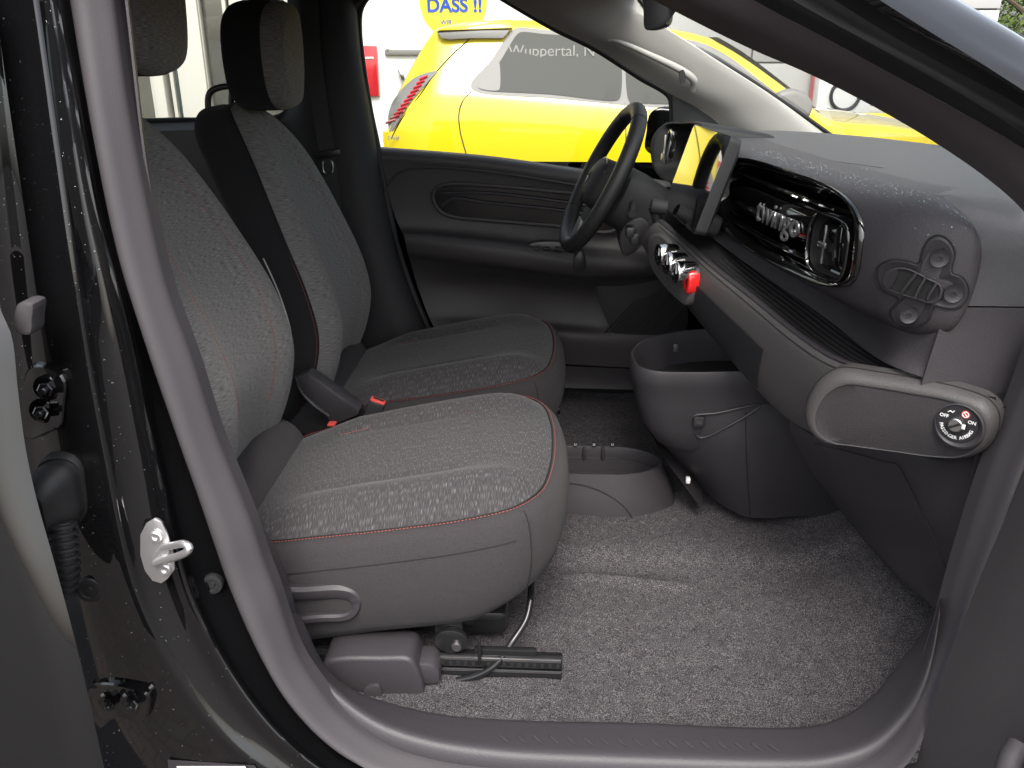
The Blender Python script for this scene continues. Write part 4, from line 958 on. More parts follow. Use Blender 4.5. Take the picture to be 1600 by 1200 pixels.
# hub pad
hub = [[wc + wy * (k * .066 * r_ * math.cos(a)) + wu * (-.008 + k * .058 * r_ * math.sin(a)) + wn * d for a, r_ in [(a, (abs(math.cos(a)) ** 3 + abs(math.sin(a)) ** 3) ** (-1 / 3)) for a in A]] for k, d in ((1.05, -.045), (1.08, -.02), (1.03, .006), (.9, .018), (.6, .026), (.25, .029))]
m = MB().grid(hub, closed_v=True); m.fan(hub[-1]); m.build('hub_pad', 'plastic_soft', SW, angle=60)
for a, w in ((math.radians(178), .05), (math.radians(2), .05), (math.radians(270), .075)):
    pa, pb = wpt(a, .055, -.004), wpt(a, .172, -.006); sd = unit(np.cross(pb - pa, wn))
    m = MB(); m.prism([pa - sd * w * .55, pa + sd * w * .55, pb + sd * w * .42, pb - sd * w * .42], wn * -.016, r=.005); m.build('spoke', 'plastic_soft', SW)
    m = MB(); m.prism([pa * .55 + pb * .45 - sd * w * .42, pa * .55 + pb * .45 + sd * w * .42, pb * .92 + pa * .08 + sd * w * .33, pb * .92 + pa * .08 - sd * w * .33], wn * .004, r=.001); m.build('spoke_trim', 'satin_metal' if a > 4 else 'piano_black', SW)
m = MB(); e_ = [wc + wn * .0295 + wy * .012 * math.cos(a) + wu * (.016 * math.sin(a) - .004) for a in np.linspace(0, 2 * math.pi, 4, endpoint=False)]; m.tube(e_, .0016, 5, closed=True); m.build('emblem', 'chrome', SW)
m = MB().tube([wc + wn * .012 + wy * .069 * math.cos(a) + wu * (.060 * math.sin(a) - .008) for a in np.linspace(math.radians(30), math.radians(150), 24)], .0018, 6); m.build('hub_trim', 'satin_metal', SW)
# column shroud, stalks, ignition-side switches
CS = empty('steering_column', CAR, 'black steering column shroud with stalks behind the wheel')
def cring(c, w, h, p=3.0): return [np.asarray(c) + wy * (w * r_ * math.cos(a)) + wu * (h * r_ * math.sin(a)) for a, r_ in [(a, (abs(math.cos(a)) ** p + abs(math.sin(a)) ** p) ** (-1 / p)) for a in np.linspace(0, 2 * math.pi, 48, endpoint=False)]]
m = MB().grid([cring(wc - wn * .035 - wu * .01, .058, .060), cring(wc - wn * .05 - wu * .012, .082, .072), cring(wc - wn * .10 - wu * .014, .086, .074), cring(wc - wn * .17 - wu * .02, .075, .072), cring(wc - wn * .30 - wu * .04, .07, .08)], closed_v=True); m.cap(cring(wc - wn * .035 - wu * .01, .058, .060)); m.build('shroud', 'plastic_soft', CS, angle=50)
for d in (-.05,):
    pass
m = MB().tube(cr([wc - wn * .08 - wy * .07 - wu * .005, wc - wn * .075 - wy * .12 - wu * .012, wc - wn * .068 - wy * .165 - wu * .022], 14), [.009] * 8 + [.0085] * 6, 12); m.build('wiper_stalk', 'plastic_soft', CS)
kc = P(1020, 322, y=1.865); m = MB().tube([kc + np.array((.03, .0, -.004)), kc + np.array((.0, 0, 0)), kc + np.array((-.004, 0, .0005))], [.0165, .0165, .0145], 20); m.build('gear_knob', 'plastic_soft', CS)
m = MB().tube(cr(PD([(1020, 322, 1.872), (1026, 340, 1.875), (1030, 362, 1.88)]), 14), .011, 12); m.tube([P(1031, 358, y=1.875), P(1033, 372, y=1.88)], .022, 16); m.build('gear_stalk', 'plastic_soft', CS)
for (u, v) in ((985, 362), (992, 372)):
    c_ = P(u, v, y=1.95); m = MB().box(c_, (.022, .030, .026), r=.004); m.build('light_switch', 'plastic_smooth', CS)
m = MB().prism(cr(PY([(968, 372), (980, 348), (1002, 340), (1016, 352), (1010, 372), (990, 396), (975, 400)], 1.99), 40, closed=True), (0, .12, 0), r=.006); m.build('lower_shroud', 'plastic_dark', CS)
pf = [(.0, .0)]
for t in np.linspace(0, 1, 3):
    pass
# instrument hood: a rounded frame open towards the driver
IH = empty('instrument_hood', CAR, 'rounded black hood round the instruments, beside the touchscreen')
ho = cr(PD([(1016, 236, 2.24), (1020, 212, 2.245), (1036, 194, 2.24), (1062, 190, 2.16), (1092, 192, 1.99), (1098, 200, 1.95), (1088, 250, 1.96), (1078, 280, 1.98), (1050, 284, 2.08), (1030, 276, 2.18), (1019, 258, 2.23)]), 80, closed=True)
hc = np.mean(ho, axis=0); ax_ = unit((1, -.05, -.15))
kk = lambda k, d: [hc + (p - hc) * k + ax_ * d for p in ho]
m = MB().grid([kk(1.0, .16), kk(1.03, .05), kk(1.02, .008), kk(.99, 0), kk(.93, 0), kk(.90, .006), kk(.84, .05), kk(.80, .075)], closed_v=True); m.fan(kk(.80, .075)); m.build('hood', 'plastic_soft', IH, angle=45)
rg_c = P(1044, 230, y=2.12); 
m = MB(); L_ = sq_loop(rg_c, (0, -1.0, 0), unit((.15, 0, 1)), .085, .075, p=3); m.tube(L_, .004, 8, closed=True); m.build('bezel', 'chrome', IH)
m = MB(); m.box(rg_c + np.array((-.012, -.01, -.024)), (.008, .034, .022), r=.004); m.build('tab', 'satin_metal', IH)
m = MB(); m.box(rg_c + np.array((-.008, 0, .004)), (.004, .006, .05), r=.001); m.build('tab', 'satin_metal', IH)
m = MB(); m.fan([p + np.array((.01, 0, 0)) for p in L_]); m.build('dial', 'piano_black', IH)
# driver side lower dash
dr = [PD([(960, 300, 2.36), (985, 296, 2.25), (1010, 292, 2.1), (1040, 300, 1.98), (1060, 335, 1.90)]), PD([(985, 340, 2.38), (1000, 345, 2.25), (1015, 350, 2.1), (1030, 358, 1.98), (1040, 365, 1.92)]), PD([(985, 390, 2.40), (1000, 400, 2.25), (1010, 410, 2.12), (1022, 418, 2.0), (1030, 425, 1.94)]), PD([(1030, 430, 2.42), (1040, 440, 2.30), (1055, 450, 2.2), (1060, 460, 2.1), (1070, 470, 2.0)])]
dr = [[p + np.array((.06, 0, 0)) for p in r] for r in dr]
g = smooth_rails(dr, 40, 24); MB().grid(list(g)).build('driver_knee_panel', 'plastic_dark', DASH, solid=.004)
rr5 = [[np.array((x, y, z)) for y in np.linspace(2.45, 1.9, 14)] for x, z in ((.33, 1.05), (.40, .80), (.62, .66), (.85, .62))]
MB().grid(rr5).build('driver_knee_panel', 'plastic_dark', DASH)
# accelerator side of the far footwell is dark carpet: small pedal
PDL = empty('pedal', CAR, 'small black pedal hanging in the driver footwell')
m = MB().box((.60, 2.06, .50), (.012, .05, .12), rot=Matrix.Rotation(math.radians(-25), 3, 'Y'), r=.004); m.build('pad', 'rubber', PDL)
m = MB().tube([(.61, 2.06, .54), (.70, 2.06, .66)], .008, 8); m.build('pedal_arm', 'dark_metal', PDL)
# ------------------------------------------------------------------ far door seen across the cabin
FD = empty('driver_door', CAR, 'closed driver door with dark grey lining, armrest and slotted speaker')
mat('door_pad', (0.044, 0.040, 0.042), 0.5, bump=(800, 0.3), spec=0.4)
def R_(l): return PD(l)
D = [
 R_([(590, 229, 2.52), (760, 243, 2.52), (905, 263, 2.52), (1060, 285, 2.52)]),
 R_([(594, 233, 2.475), (760, 248, 2.475), (905, 269, 2.475), (1060, 292, 2.475)]),
 R_([(596, 242, 2.462), (760, 257, 2.462), (905, 279, 2.462), (1060, 302, 2.462)]),
 R_([(598, 262, 2.465), (640, 262, 2.466), (760, 272, 2.468), (905, 296, 2.468), (1060, 318, 2.468)]),
 R_([(606, 300, 2.472), (760, 312, 2.478), (905, 332, 2.478), (1060, 345, 2.478)]),
 R_([(618, 340, 2.472), (760, 350, 2.478), (905, 368, 2.478), (1060, 375, 2.478)]),
 R_([(626, 358, 2.462), (720, 365, 2.462), (905, 386, 2.462), (1060, 396, 2.462)]),
 R_([(630, 364, 2.41), (720, 373, 2.39), (800, 382, 2.375), (905, 398, 2.365), (1000, 410, 2.40), (1060, 412, 2.43)]),
 R_([(632, 371, 2.395), (720, 381, 2.37), (800, 391, 2.355), (905, 408, 2.345), (1000, 420, 2.39), (1060, 420, 2.43)]),
 R_([(636, 392, 2.40), (720, 404, 2.375), (800, 414, 2.36), (905, 428, 2.355), (1000, 430, 2.40), (1060, 430, 2.44)]),
 R_([(641, 408, 2.43), (720, 416, 2.41), (800, 425, 2.405), (905, 438, 2.40), (1000, 440, 2.43), (1060, 440, 2.45)]),
 R_([(650, 440, 2.455), (720, 444, 2.47), (800, 450, 2.475), (905, 460, 2.47), (1000, 462, 2.455), (1060, 462, 2.455)]),
 R_([(668, 490, 2.45), (740, 495, 2.46), (800, 500, 2.465), (905, 508, 2.46), (1000, 510, 2.45), (1060, 510, 2.45)]),
 R_([(678, 512, 2.43), (740, 515, 2.425), (800, 516, 2.425), (905, 522, 2.425), (1000, 530, 2.43), (1060, 530, 2.43)]),
 R_([(690, 545, 2.435), (740, 555, 2.43), (800, 562, 2.43), (905, 570, 2.43), (1000, 575, 2.43), (1060, 575, 2.43)]),
]
dg_ = np.array([cr(r, 90) for r in D]); dg_ = np.transpose(np.array([cr(dg_[:, j], 110) for j in range(90)]), (1, 0, 2))
MB().grid(list(dg_)).build('door_lining', 'door_pad', FD, angle=60, solid=.004)
# grab recess: bead, dark panel, two trim strips
def ring_at(px, y, n=80): return cr(PY(px, y), n, closed=True)
hr = [(676, 308), (682, 294), (700, 288), (760, 290), (860, 299), (960, 312), (980, 330), (960, 360), (860, 352), (760, 344), (705, 338), (688, 330)]
R1 = ring_at(hr, 2.466); hc2 = np.mean(R1, axis=0)
MB().tube(R1, .006, 8, closed=True).build('grab_bezel', 'door_pad', FD)
m = MB(); m.fan([hc2 + (p - hc2) * .99 + np.array((0, .002, 0)) for p in R1]); mat('gloss_trim', (.006, .005, .005), .22, spec=.4); m.build('grab_panel', 'gloss_trim', FD)
for px in ([(688, 302), (760, 302), (860, 313), (965, 328)], [(690, 322), (706, 311), (760, 317), (860, 327), (960, 340)]):
    MB().tube(cr(PY(px, 2.458), 40), .0042, 6).build('trim_strip', 'plastic_mid', FD)
m = MB(); m.prism(cr(PY([(824, 384), (842, 378), (905, 384), (912, 394), (900, 400)], 2.372), 30, closed=True), (0, .03, 0), r=.002); m.build('switch_panel', 'plastic_smooth', FD)
for u in (838, 854, 872):
    m = MB().box(P(u, 388, y=2.366), (.016, .02, .008), r=.002); m.build('window_switch', 'rubber', FD)
m = MB().tube(cr(PY([(604, 300), (612, 282), (632, 266), (670, 262), (760, 268), (905, 290)], 2.462), 60), .0035, 6); m.build('pad_bead', 'door_pad', FD)
m = MB().prism(cr(PY([(896, 405), (908, 392), (914, 402), (914, 420), (898, 424)], 2.34), 24, closed=True), (0, .04, 0), r=.004); m.build('grip_end', 'plastic_smooth', FD)
# speaker
sp = [(930, 440), (936, 431), (1000, 429), (1050, 432), (1072, 470), (1070, 520), (1040, 530), (965, 528), (956, 518)]
SR = ring_at(sp, 2.436); m = MB(); m.prism(SR, (0, .02, 0), r=.003); spk = m.build('speaker_grille', 'plastic_soft', FD)
for k in range(16):
    t = k / 15; u0, v0 = 950 + 95 * t, 527 - 10 * t; L0 = 80 - 50 * abs(t - .4)
    a_, b_ = P(u0 - 5, v0 - 8, y=2.433), P(u0 - 5 + L0 * .75, v0 - 8 - L0 * .80, y=2.433)
    MB().tube([a_, (a_ + b_) / 2, b_], .0026, 5).build('slat', 'rubber', FD)
# pull-out sill trim and floor sill beyond
rs = [PD([(560, 560, 2.42), (880, 572, 2.42), (1200, 585, 2.42)]), PD([(560, 572, 2.40), (880, 580, 2.40), (1200, 592, 2.40)]), PD([(560, 590, 2.36), (880, 596, 2.36), (1200, 606, 2.36)]), PD([(560, 600, 2.345), (880, 606, 2.345), (1200, 615, 2.345)])]
MB().grid([cr(r, 40) for r in rs]).build('sill_trim', 'plastic_mid', CAR)
# window: frame, pane
wf = [(560, -80), (562, 0), (570, 60), (582, 140), (598, 232), (760, 247), (905, 268), (1048, 290), (1050, 152), (1000, 124), (930, 78), (860, 42), (780, -4), (700, -40)]
WF = PY(wf, 2.50)
m = MB(); m.cap(PY([(556, -80), (560, 0), (590, 238), (905, 272), (1056, 296), (1056, 140), (1000, 110), (930, 66), (860, 30), (780, -16), (690, -80)], 2.515)); m.build('window_pane', 'window_glass', FD, smooth=False)
mat('frame_tan', (0.10, 0.085, 0.055), 0.5)
for dx, yy, r_, mt in ((0, 2.47, .010, 'plastic_soft'), (-7, 2.45, .006, 'seal_rubber'), (-16, 2.44, .012, 'plastic_soft')):
    px = [(760 + dx, -60), (620, -34 + dx * .2), (580 + dx * .5, -12), (563 + dx, 12), (560 + dx, 40), (566 + dx, 100), (577 + dx, 170), (590 + dx, 232), (604 + dx, 310), (622 + dx, 390), (650 + dx, 470), (672 + dx, 520)]
    MB().tube(cr(PY(px, yy), 80), r_, 8).build('frame_seal', mt, FD if dx == 0 else CAR)
MB().tube(cr(PY([(760, -18), (860, 41), (930, 76), (1000, 121), (1046, 150), (1050, 170), (1052, 290)], 2.485), 60), .0085, 8).build('frame_seal', 'rubber', FD)
m = MB(); m.prism(PY([(1050, 146), (1090, 168), (1135, 200), (1140, 225), (1052, 225)], 2.47), (0, .03, 0), r=.003); m.build('mirror_sail', 'plastic_soft', FD)
# outside mirror
MI = empty('side_mirror', CAR, 'door mirror of the driver side glimpsed beyond the steering wheel')
mo = [(1008, 205), (1012, 178), (1024, 168), (1042, 168), (1060, 172), (1064, 210), (1050, 240), (1030, 248), (1008, 236)]
m = MB(); m.prism(cr(PY(mo, 2.66), 50, closed=True), (.09, .08, 0), r=.012, seg=3); m.build('mirror_housing', 'black_paint', MI)
mg = cr(PY([(1010, 206), (1014, 182), (1024, 173), (1034, 174), (1036, 196), (1028, 228), (1018, 240), (1008, 232)], 2.648), 40, closed=True)
m = MB(); m.fan(list(mg)); mat('mirror_glass', (.85, .86, .86), .02, metal=1.0); m.build('mirror_glass', 'mirror_glass', MI)
# far pillar with belt
FP = [R_([(448, -80, 2.44), (452, 0, 2.44), (458, 100, 2.44), (452, 170, 2.44), (436, 192, 2.44), (420, 240, 2.44), (420, 560, 2.43)]),
      R_([(470, -80, 2.40), (474, 0, 2.40), (480, 100, 2.395), (482, 190, 2.39), (490, 300, 2.385), (510, 420, 2.385), (540, 560, 2.385)]),
      R_([(525, -80, 2.39), (528, 0, 2.39), (536, 100, 2.385), (548, 190, 2.38), (566, 300, 2.375), (590, 420, 2.375), (640, 560, 2.375)]),
      R_([(548, -80, 2.43), (550, 0, 2.43), (558, 100, 2.42), (572, 190, 2.415), (592, 300, 2.41), (622, 420, 2.41), (676, 560, 2.41)]),
      R_([(552, -80, 2.47), (556, 0, 2.47), (564, 100, 2.46), (580, 190, 2.455), (598, 300, 2.45), (628, 420, 2.45), (684, 560, 2.45)])]
g = smooth_rails(FP, 70, 30); MB().grid(list(g)).build('pillar_trim', 'plastic_soft', CAR, angle=60, solid=.004)
BT = empty('seat_belt', CAR, 'black seat belt hanging down the far pillar with its metal tongue')
l_ = cr(PD([(472, -60, 2.372), (474, 60, 2.372), (484, 150, 2.368), (500, 245, 2.362), (512, 330, 2.355), (528, 430, 2.35)]), 40); r_ = cr(PD([(498, -60, 2.372), (500, 60, 2.372), (510, 150, 2.368), (524, 245, 2.362), (534, 330, 2.355), (546, 430, 2.35)]), 40)
mat('webbing', (0.03, 0.03, 0.031), 0.7, bump=(1500, 0.8))
MB().grid([l_, (l_ + r_) / 2 + np.array((0, -.0015, 0)), r_]).build('webbing', 'webbing', BT, solid=.0015)
m = MB().box(P(512, 240, y=2.352), (.075, .012, .020), rot=Matrix.Rotation(math.radians(-8), 3, 'Y'), r=.005); m.build('tongue_grip', 'plastic_smooth', BT)
tg = cr(PY([(506, 252), (518, 252), (519, 270), (507, 270)], 2.35), 24, closed=True); MB().tube(tg, .0018, 6, closed=True).build('tongue', 'satin_metal', BT)
# ------------------------------------------------------------------ roof, pillars, glass, rear of the cabin, open doors
def strip(name, mt, rails, n=60, m_=16, parent=CAR, **k):
    return MB().grid(list(smooth_rails(rails, n, m_))).build(name, mt, parent, **k)
# far A-pillar lining
strip('windscreen_pillar_trim', 'headliner', [
 PD([(700, -60, 2.47), (780, -6, 2.47), (860, 40, 2.47), (930, 74, 2.47), (1000, 118, 2.47), (1050, 148, 2.47), (1100, 175, 2.47), (1150, 220, 2.47), (1180, 250, 2.47)]),
 PD([(790, -60, 2.42), (850, -6, 2.42), (910, 35, 2.42), (980, 72, 2.42), (1050, 112, 2.42), (1100, 145, 2.42), (1150, 175, 2.42), (1190, 212, 2.42), (1220, 235, 2.42)]),
 PD([(880, -60, 2.39), (940, -14, 2.39), (1000, 22, 2.39), (1060, 58, 2.39), (1120, 98, 2.39), (1170, 130, 2.39), (1220, 166, 2.39), (1262, 205, 2.39), (1290, 235, 2.39)]),
 PD([(930, -60, 2.40), (990, -6, 2.40), (1040, 46, 2.41), (1100, 82, 2.41), (1155, 115, 2.41), (1205, 147, 2.41), (1250, 178, 2.41), (1300, 214, 2.41), (1330, 238, 2.41)])], label='pale grey lining of the far windscreen pillar with a moulded grip')
gp = [P(u, v, y=d) for u, v, d in ((952, 64, 2.41), (968, 66, 2.385), (1020, 88, 2.375), (1068, 112, 2.375), (1084, 126, 2.39), (1082, 140, 2.41))]
MB().tube(cr(gp, 40), [.004 + .007 * (i / 39) ** .7 * (1 if i < 36 else .8) for i in range(40)], 10).build('grip', 'headliner', CAR)
m = MB().prism(cr(PY([(1062, 112), (1068, 109), (1071, 128), (1065, 131)], 2.358), 16, closed=True), (0, .01, 0)); m.build('grip_slot', 'plastic_dark', CAR)
MB().tube(cr(PD([(985, -20, 2.40), (1038, 45, 2.405), (1155, 114, 2.405), (1250, 177, 2.405), (1312, 220, 2.405), (1350, 242, 2.40)]), 50), .006, 6).build('screen_edge', 'rubber', CAR)
# near A-pillar: lining, seal, painted outer
strip('windscreen_pillar_trim', 'pillar_mauve', [
 PD([(900, -70, 1.26), (1040, 6, 1.23), (1168, 70, 1.20), (1270, 114, 1.18), (1381, 171, 1.16), (1470, 224, 1.145), (1550, 280, 1.135), (1600, 325, 1.13), (1680, 430, 1.12)]),
 PD([(985, -70, 1.17), (1095, 2, 1.15), (1215, 58, 1.13), (1318, 106, 1.115), (1425, 164, 1.105), (1510, 214, 1.095), (1582, 266, 1.09), (1630, 314, 1.085), (1720, 422, 1.08)]),
 PD([(1075, -70, 1.12), (1180, -2, 1.10), (1290, 56, 1.085), (1390, 110, 1.075), (1490, 165, 1.065), (1560, 205, 1.06), (1620, 242, 1.055), (1680, 285, 1.05), (1780, 380, 1.05)])], label='dark lining of the near windscreen pillar', solid=.003)
strip('pillar_seal', 'rubber', [
 PD([(1040, -70, 1.15), (1144, -2, 1.13), (1250, 56, 1.115), (1350, 112, 1.105), (1450, 168, 1.095), (1590, 250, 1.085), (1750, 390, 1.08)]),
 PD([(1082, -70, 1.108), (1187, -2, 1.088), (1294, 54, 1.073), (1394, 108, 1.063), (1494, 162, 1.053), (1624, 240, 1.043), (1784, 376, 1.04)]),
 PD([(1130, -70, 1.075), (1230, -2, 1.06), (1340, 58, 1.045), (1430, 106, 1.035), (1530, 164, 1.025), (1650, 240, 1.015), (1800, 350, 1.01)]),
 PD([(1200, -70, 1.07), (1300, -2, 1.055), (1400, 58, 1.04), (1490, 106, 1.03), (1590, 160, 1.02), (1700, 230, 1.01), (1850, 340, 1.005)]),
 PD([(1245, -70, 1.05), (1350, -2, 1.03), (1440, 52, 1.02), (1530, 104, 1.01), (1600, 146, 1.0), (1720, 220, .99), (1870, 330, .98)])])
strip('painted_pillar', 'black_paint', [
 PD([(1230, -70, 1.075), (1338, -2, 1.06), (1434, 56, 1.05), (1524, 108, 1.04), (1596, 150, 1.03), (1716, 224, 1.02), (1866, 334, 1.01)]),
 PD([(1250, -70, 1.00), (1356, -2, .985), (1444, 50, .975), (1534, 100, .965), (1604, 142, .955), (1724, 216, .945), (1874, 326, .935)]),
 PD([(1325, -70, 1.02), (1430, -2, 1.005), (1500, 42, .995), (1568, 86, .985), (1630, 124, .975), (1740, 195, .965), (1880, 300, .955)]),
 PD([(1385, -70, 1.06), (1494, -2, 1.045), (1547, 29, 1.035), (1600, 61, 1.025), (1662, 103, 1.015), (1765, 170, 1.0), (1910, 270, .99)]),
 PD([(1380, -72, 1.12), (1488, -4, 1.10), (1540, 27, 1.09), (1594, 60, 1.08), (1655, 102, 1.07), (1760, 170, 1.06), (1905, 268, 1.05)])])
# windscreen
na = cr(PD([(900, -70, 1.26), (1040, 6, 1.235), (1168, 70, 1.21), (1270, 114, 1.19), (1381, 171, 1.17), (1470, 224, 1.155), (1550, 280, 1.145), (1600, 325, 1.14)]), 30) + np.array((.012, .012, 0))
fa = cr(PD([(930, -60, 2.39), (990, -6, 2.39), (1040, 46, 2.40), (1100, 82, 2.40), (1155, 115, 2.40), (1205, 147, 2.40), (1250, 178, 2.40), (1300, 214, 2.40), (1345, 250, 2.40)]), 30) + np.array((.012, 0, 0))
ws = [na * (1 - t) + fa * t + np.array((.13, 0, .035)) * (4 * t * (1 - t)) for t in np.linspace(0, 1, 24)]
MB().grid(ws).build('windscreen', 'window_glass', CAR)
# roof with headliner
rf = [[np.array((x, y, 1.575 - .035 * abs((y - 1.75) / .66) ** 3 - .03 * abs((x + .6) / .9) ** 3)) for x in np.linspace(-1.75, .20, 30)] for y in np.linspace(1.06, 2.46, 24)]
MB().grid(rf).build('roof', 'black_paint', CAR)
MB().grid([[p - np.array((0, 0, .02)) for p in r] for r in rf]).build('headliner', 'headliner', CAR)
# rear-view mirror
RM = empty('rear_view_mirror', CAR, 'small black rear-view mirror at the top of the windscreen')
m = MB(); m.prism(cr(PY([(1006, -40), (1040, -36), (1046, 10), (1043, 36), (1036, 42), (1008, 46), (1005, 20)], 1.74), 40, closed=True), (.02, .10, 0), r=.006); m.build('mirror_housing', 'plastic_dark', RM)
MB().tube([P(1040, 38, y=1.74), P(1045, 38, y=1.74)], .0045, 10).build('mirror_knob', 'plastic_soft', RM)
MB().tube(cr(PD([(1060, -20, 1.76), (1052, 8, 1.76), (1040, 26, 1.76)]), 16), [.03] * 5 + [.022] * 5 + [.010] * 6, 12).build('mirror_stem', 'plastic_soft', RM)
# far flank behind the driver: lining below the rear window, quarter, rear wall
strip('rear_side_lining', 'plastic_mid', [PD([(140, 196, 2.44), (262, 190, 2.44), (440, 186, 2.44)]), PD([(140, 205, 2.40), (262, 199, 2.40), (440, 196, 2.40)]), PD([(140, 330, 2.39), (262, 330, 2.39), (440, 330, 2.39)]), PD([(140, 600, 2.39), (262, 600, 2.39), (440, 600, 2.39)])], n=20)
m = MB(); m.cap(PY([(120, -60), (460, -60), (462, 195), (120, 205)], 2.46)); m.build('rear_side_window', 'window_glass', CAR, smooth=False)
MB().tube(cr(PY([(150, 192), (270, 188), (420, 186), (446, 176), (456, 150), (456, 60), (450, -60)], 2.445), 50), .008, 8).build('window_seal', 'rubber', CAR)
sk = [[np.array((x, 2.60 - .03 * abs((z - .75) / .4) ** 2, z)) for x in np.linspace(-1.9, 1.2, 20)] for z in np.linspace(.25, 1.06, 10)]
MB().grid(sk).build('far_flank', 'black_paint', CAR)
MB().grid([[np.array((-1.72 - .1 * (z - .5), y, z)) for y in np.linspace(1.06, 2.46, 4)] for z in (.3, .7, 1.05)]).build('tailgate', 'plastic_dark', CAR)
m = MB(); m.cap([np.array((-1.78, 1.1, 1.06)), np.array((-1.78, 2.42, 1.06)), np.array((-1.70, 2.36, 1.47)), np.array((-1.70, 1.14, 1.47))]); m.build('tailgate_window', 'tinted_glass', CAR, smooth=False)
MB().grid([[np.array((x, y, .34)) for x in (-1.75, 1.0)] for y in (.92, 2.58)]).build('underbody', 'rubber', CAR)
BN = empty('rear_bench', CAR, 'dark cloth rear bench behind the front seats')
m = MB().box((-1.28, 1.75, .56), (.46, 1.16, .16), r=.05, seg=4); m.build('bench_cushion', 'black_fabric', BN)
m = MB().box((-1.56, 1.75, .86), (.14, 1.16, .56), rot=Matrix.Rotation(math.radians(-14), 3, 'Y'), r=.05, seg=4); m.build('bench_back', 'black_fabric', BN)
# bonnet and cowl beyond the windscreen
bn = [[np.array((x, y, 1.06 - .16 * ((x - .85) / .75) ** 2 - .06 * abs((y - 1.75) / .8) ** 3)) for x in np.linspace(.86, 1.62, 16)] for y in np.linspace(.97, 2.53, 16)]
MB().grid(bn).build('bonnet', 'black_paint', CAR)
MB().grid([[np.array((x, .93 - .02 * math.sin(math.pi * (x - .72) / .9) + .10 * max(0, (z - .85) / .2) ** 2, z)) for x in np.linspace(.74, 1.62, 14)] for z in np.linspace(.28, 1.07, 12)]).build('front_wing', 'black_paint', CAR)
MB().grid([cr(PD(SEAL_L[-6:]), 24), cr([p + np.array((.06, -.02, 0)) for p in PD(SEAL_L[-6:])], 24), [np.array((.735, .955, z)) for z in np.linspace(.42, 1.02, 24)], [np.array((.742, .932, z)) for z in np.linspace(.42, 1.02, 24)]]).build('hinge_pillar', 'black_paint', CAR, angle=50)
# far foot well end wall
MB().grid([[np.array((.98, y, z)) for y in (1.0, 2.5)] for z in (.3, 1.07)]).build('bulkhead', 'rubber', CAR)
# hinge pillar: foam seal strip rising at the front of the doorway and the open door beyond
OD = empty('open_front_door', CAR, 'lining of the opened front door at the edge of the doorway')
strip('door_lining', 'fascia', [
 PD([(1700, 440, .99), (1655, 600, .985), (1592, 760, .98), (1530, 905, .97), (1495, 1000, .96), (1462, 1085, .95), (1430, 1200, .94), (1415, 1260, .93)]),
 PD([(1760, 440, .90), (1715, 600, .90), (1650, 760, .89), (1590, 905, .88), (1555, 1000, .87), (1520, 1085, .86), (1490, 1200, .85), (1478, 1260, .845)]),
 PD([(1900, 440, .78), (1850, 600, .77), (1780, 760, .76), (1720, 905, .75), (1680, 1000, .74), (1640, 1085, .73), (1600, 1200, .72), (1590, 1260, .71)]),
 PD([(2200, 440, .55), (2150, 600, .54), (2100, 760, .53), (2050, 905, .52), (2000, 1000, .51), (1950, 1085, .50), (1900, 1200, .49), (1890, 1260, .48)])], parent=OD, solid=-.03)
MB().tube(cr(PD([(1592, 1165, .72), (1580, 1185, .71), (1570, 1215, .70)]), 12), .012, 10).build('door_seal_bead', 'seal_rubber', OD)
# ------------------------------------------------------------------ hardware on the painted pillar and the rear door
def on_pillar(u, v, lift=0.0):
    p_ = on_grid(PILLAR, u, v); return p_ + np.array((0, -lift, 0))
def disc_stack(c, n, prof, seg=28):
    A_ = unit(np.cross(n, (0, 0, 1.0))); B_ = np.cross(A_, n); 
    return [[np.asarray(c) + np.asarray(n) * h + (A_ * math.cos(t) + B_ * math.sin(t)) * r for t in np.linspace(0, 2 * math.pi, seg, endpoint=False)] for r, h in prof]
def lathe(name, c, n, prof, mt, parent, seg=28):
    R = disc_stack(c, n, prof, seg); m = MB().grid(R, closed_v=True); m.fan(R[-1]); return m.build(name, mt, parent, angle=35)
PN_ = unit((.25, -1, .12))
# latch striker
ST = empty('door_striker', CAR, 'bright steel door striker bolted to the black pillar')
pl_ = [(219, 838), (228, 820), (243, 811), (252, 815), (262, 835), (272, 868), (273, 890), (262, 905), (252, 912), (238, 908), (226, 892), (219, 868)]
yS = .93
o3 = lin(PY(pl_ + pl_[:1], yS), 60)[:-1]
m = MB(); m.prism(o3, np.array((-.002, .006, 0)), r=.0012); m.build('plate', 'zinc', ST)
for u, v in ((244, 838), (258, 889)):
    c_ = P(u, v, y=yS - .001); lathe('bolt', c_, (0, -1, 0), ((.0085, 0), (.0085, .003), (.0072, .0042), (.004, .0042), (.0036, .002)), 'zinc', ST)
loop = PD([(243, 880, .925), (262, 874, .915), (278, 869, .905), (292, 862, .898), (296, 855, .898), (288, 850, .902), (272, 852, .912), (256, 856, .925)])
MB().tube(cr(loop, 50), .0052, 10).build('striker_loop', 'zinc', ST)
m = MB(); m.prism(cr(PY([(236, 880), (250, 856), (262, 850), (262, 880), (246, 886)], .926), 24, closed=True), (0, .004, 0), r=.001); m.build('striker_base', 'zinc', ST)
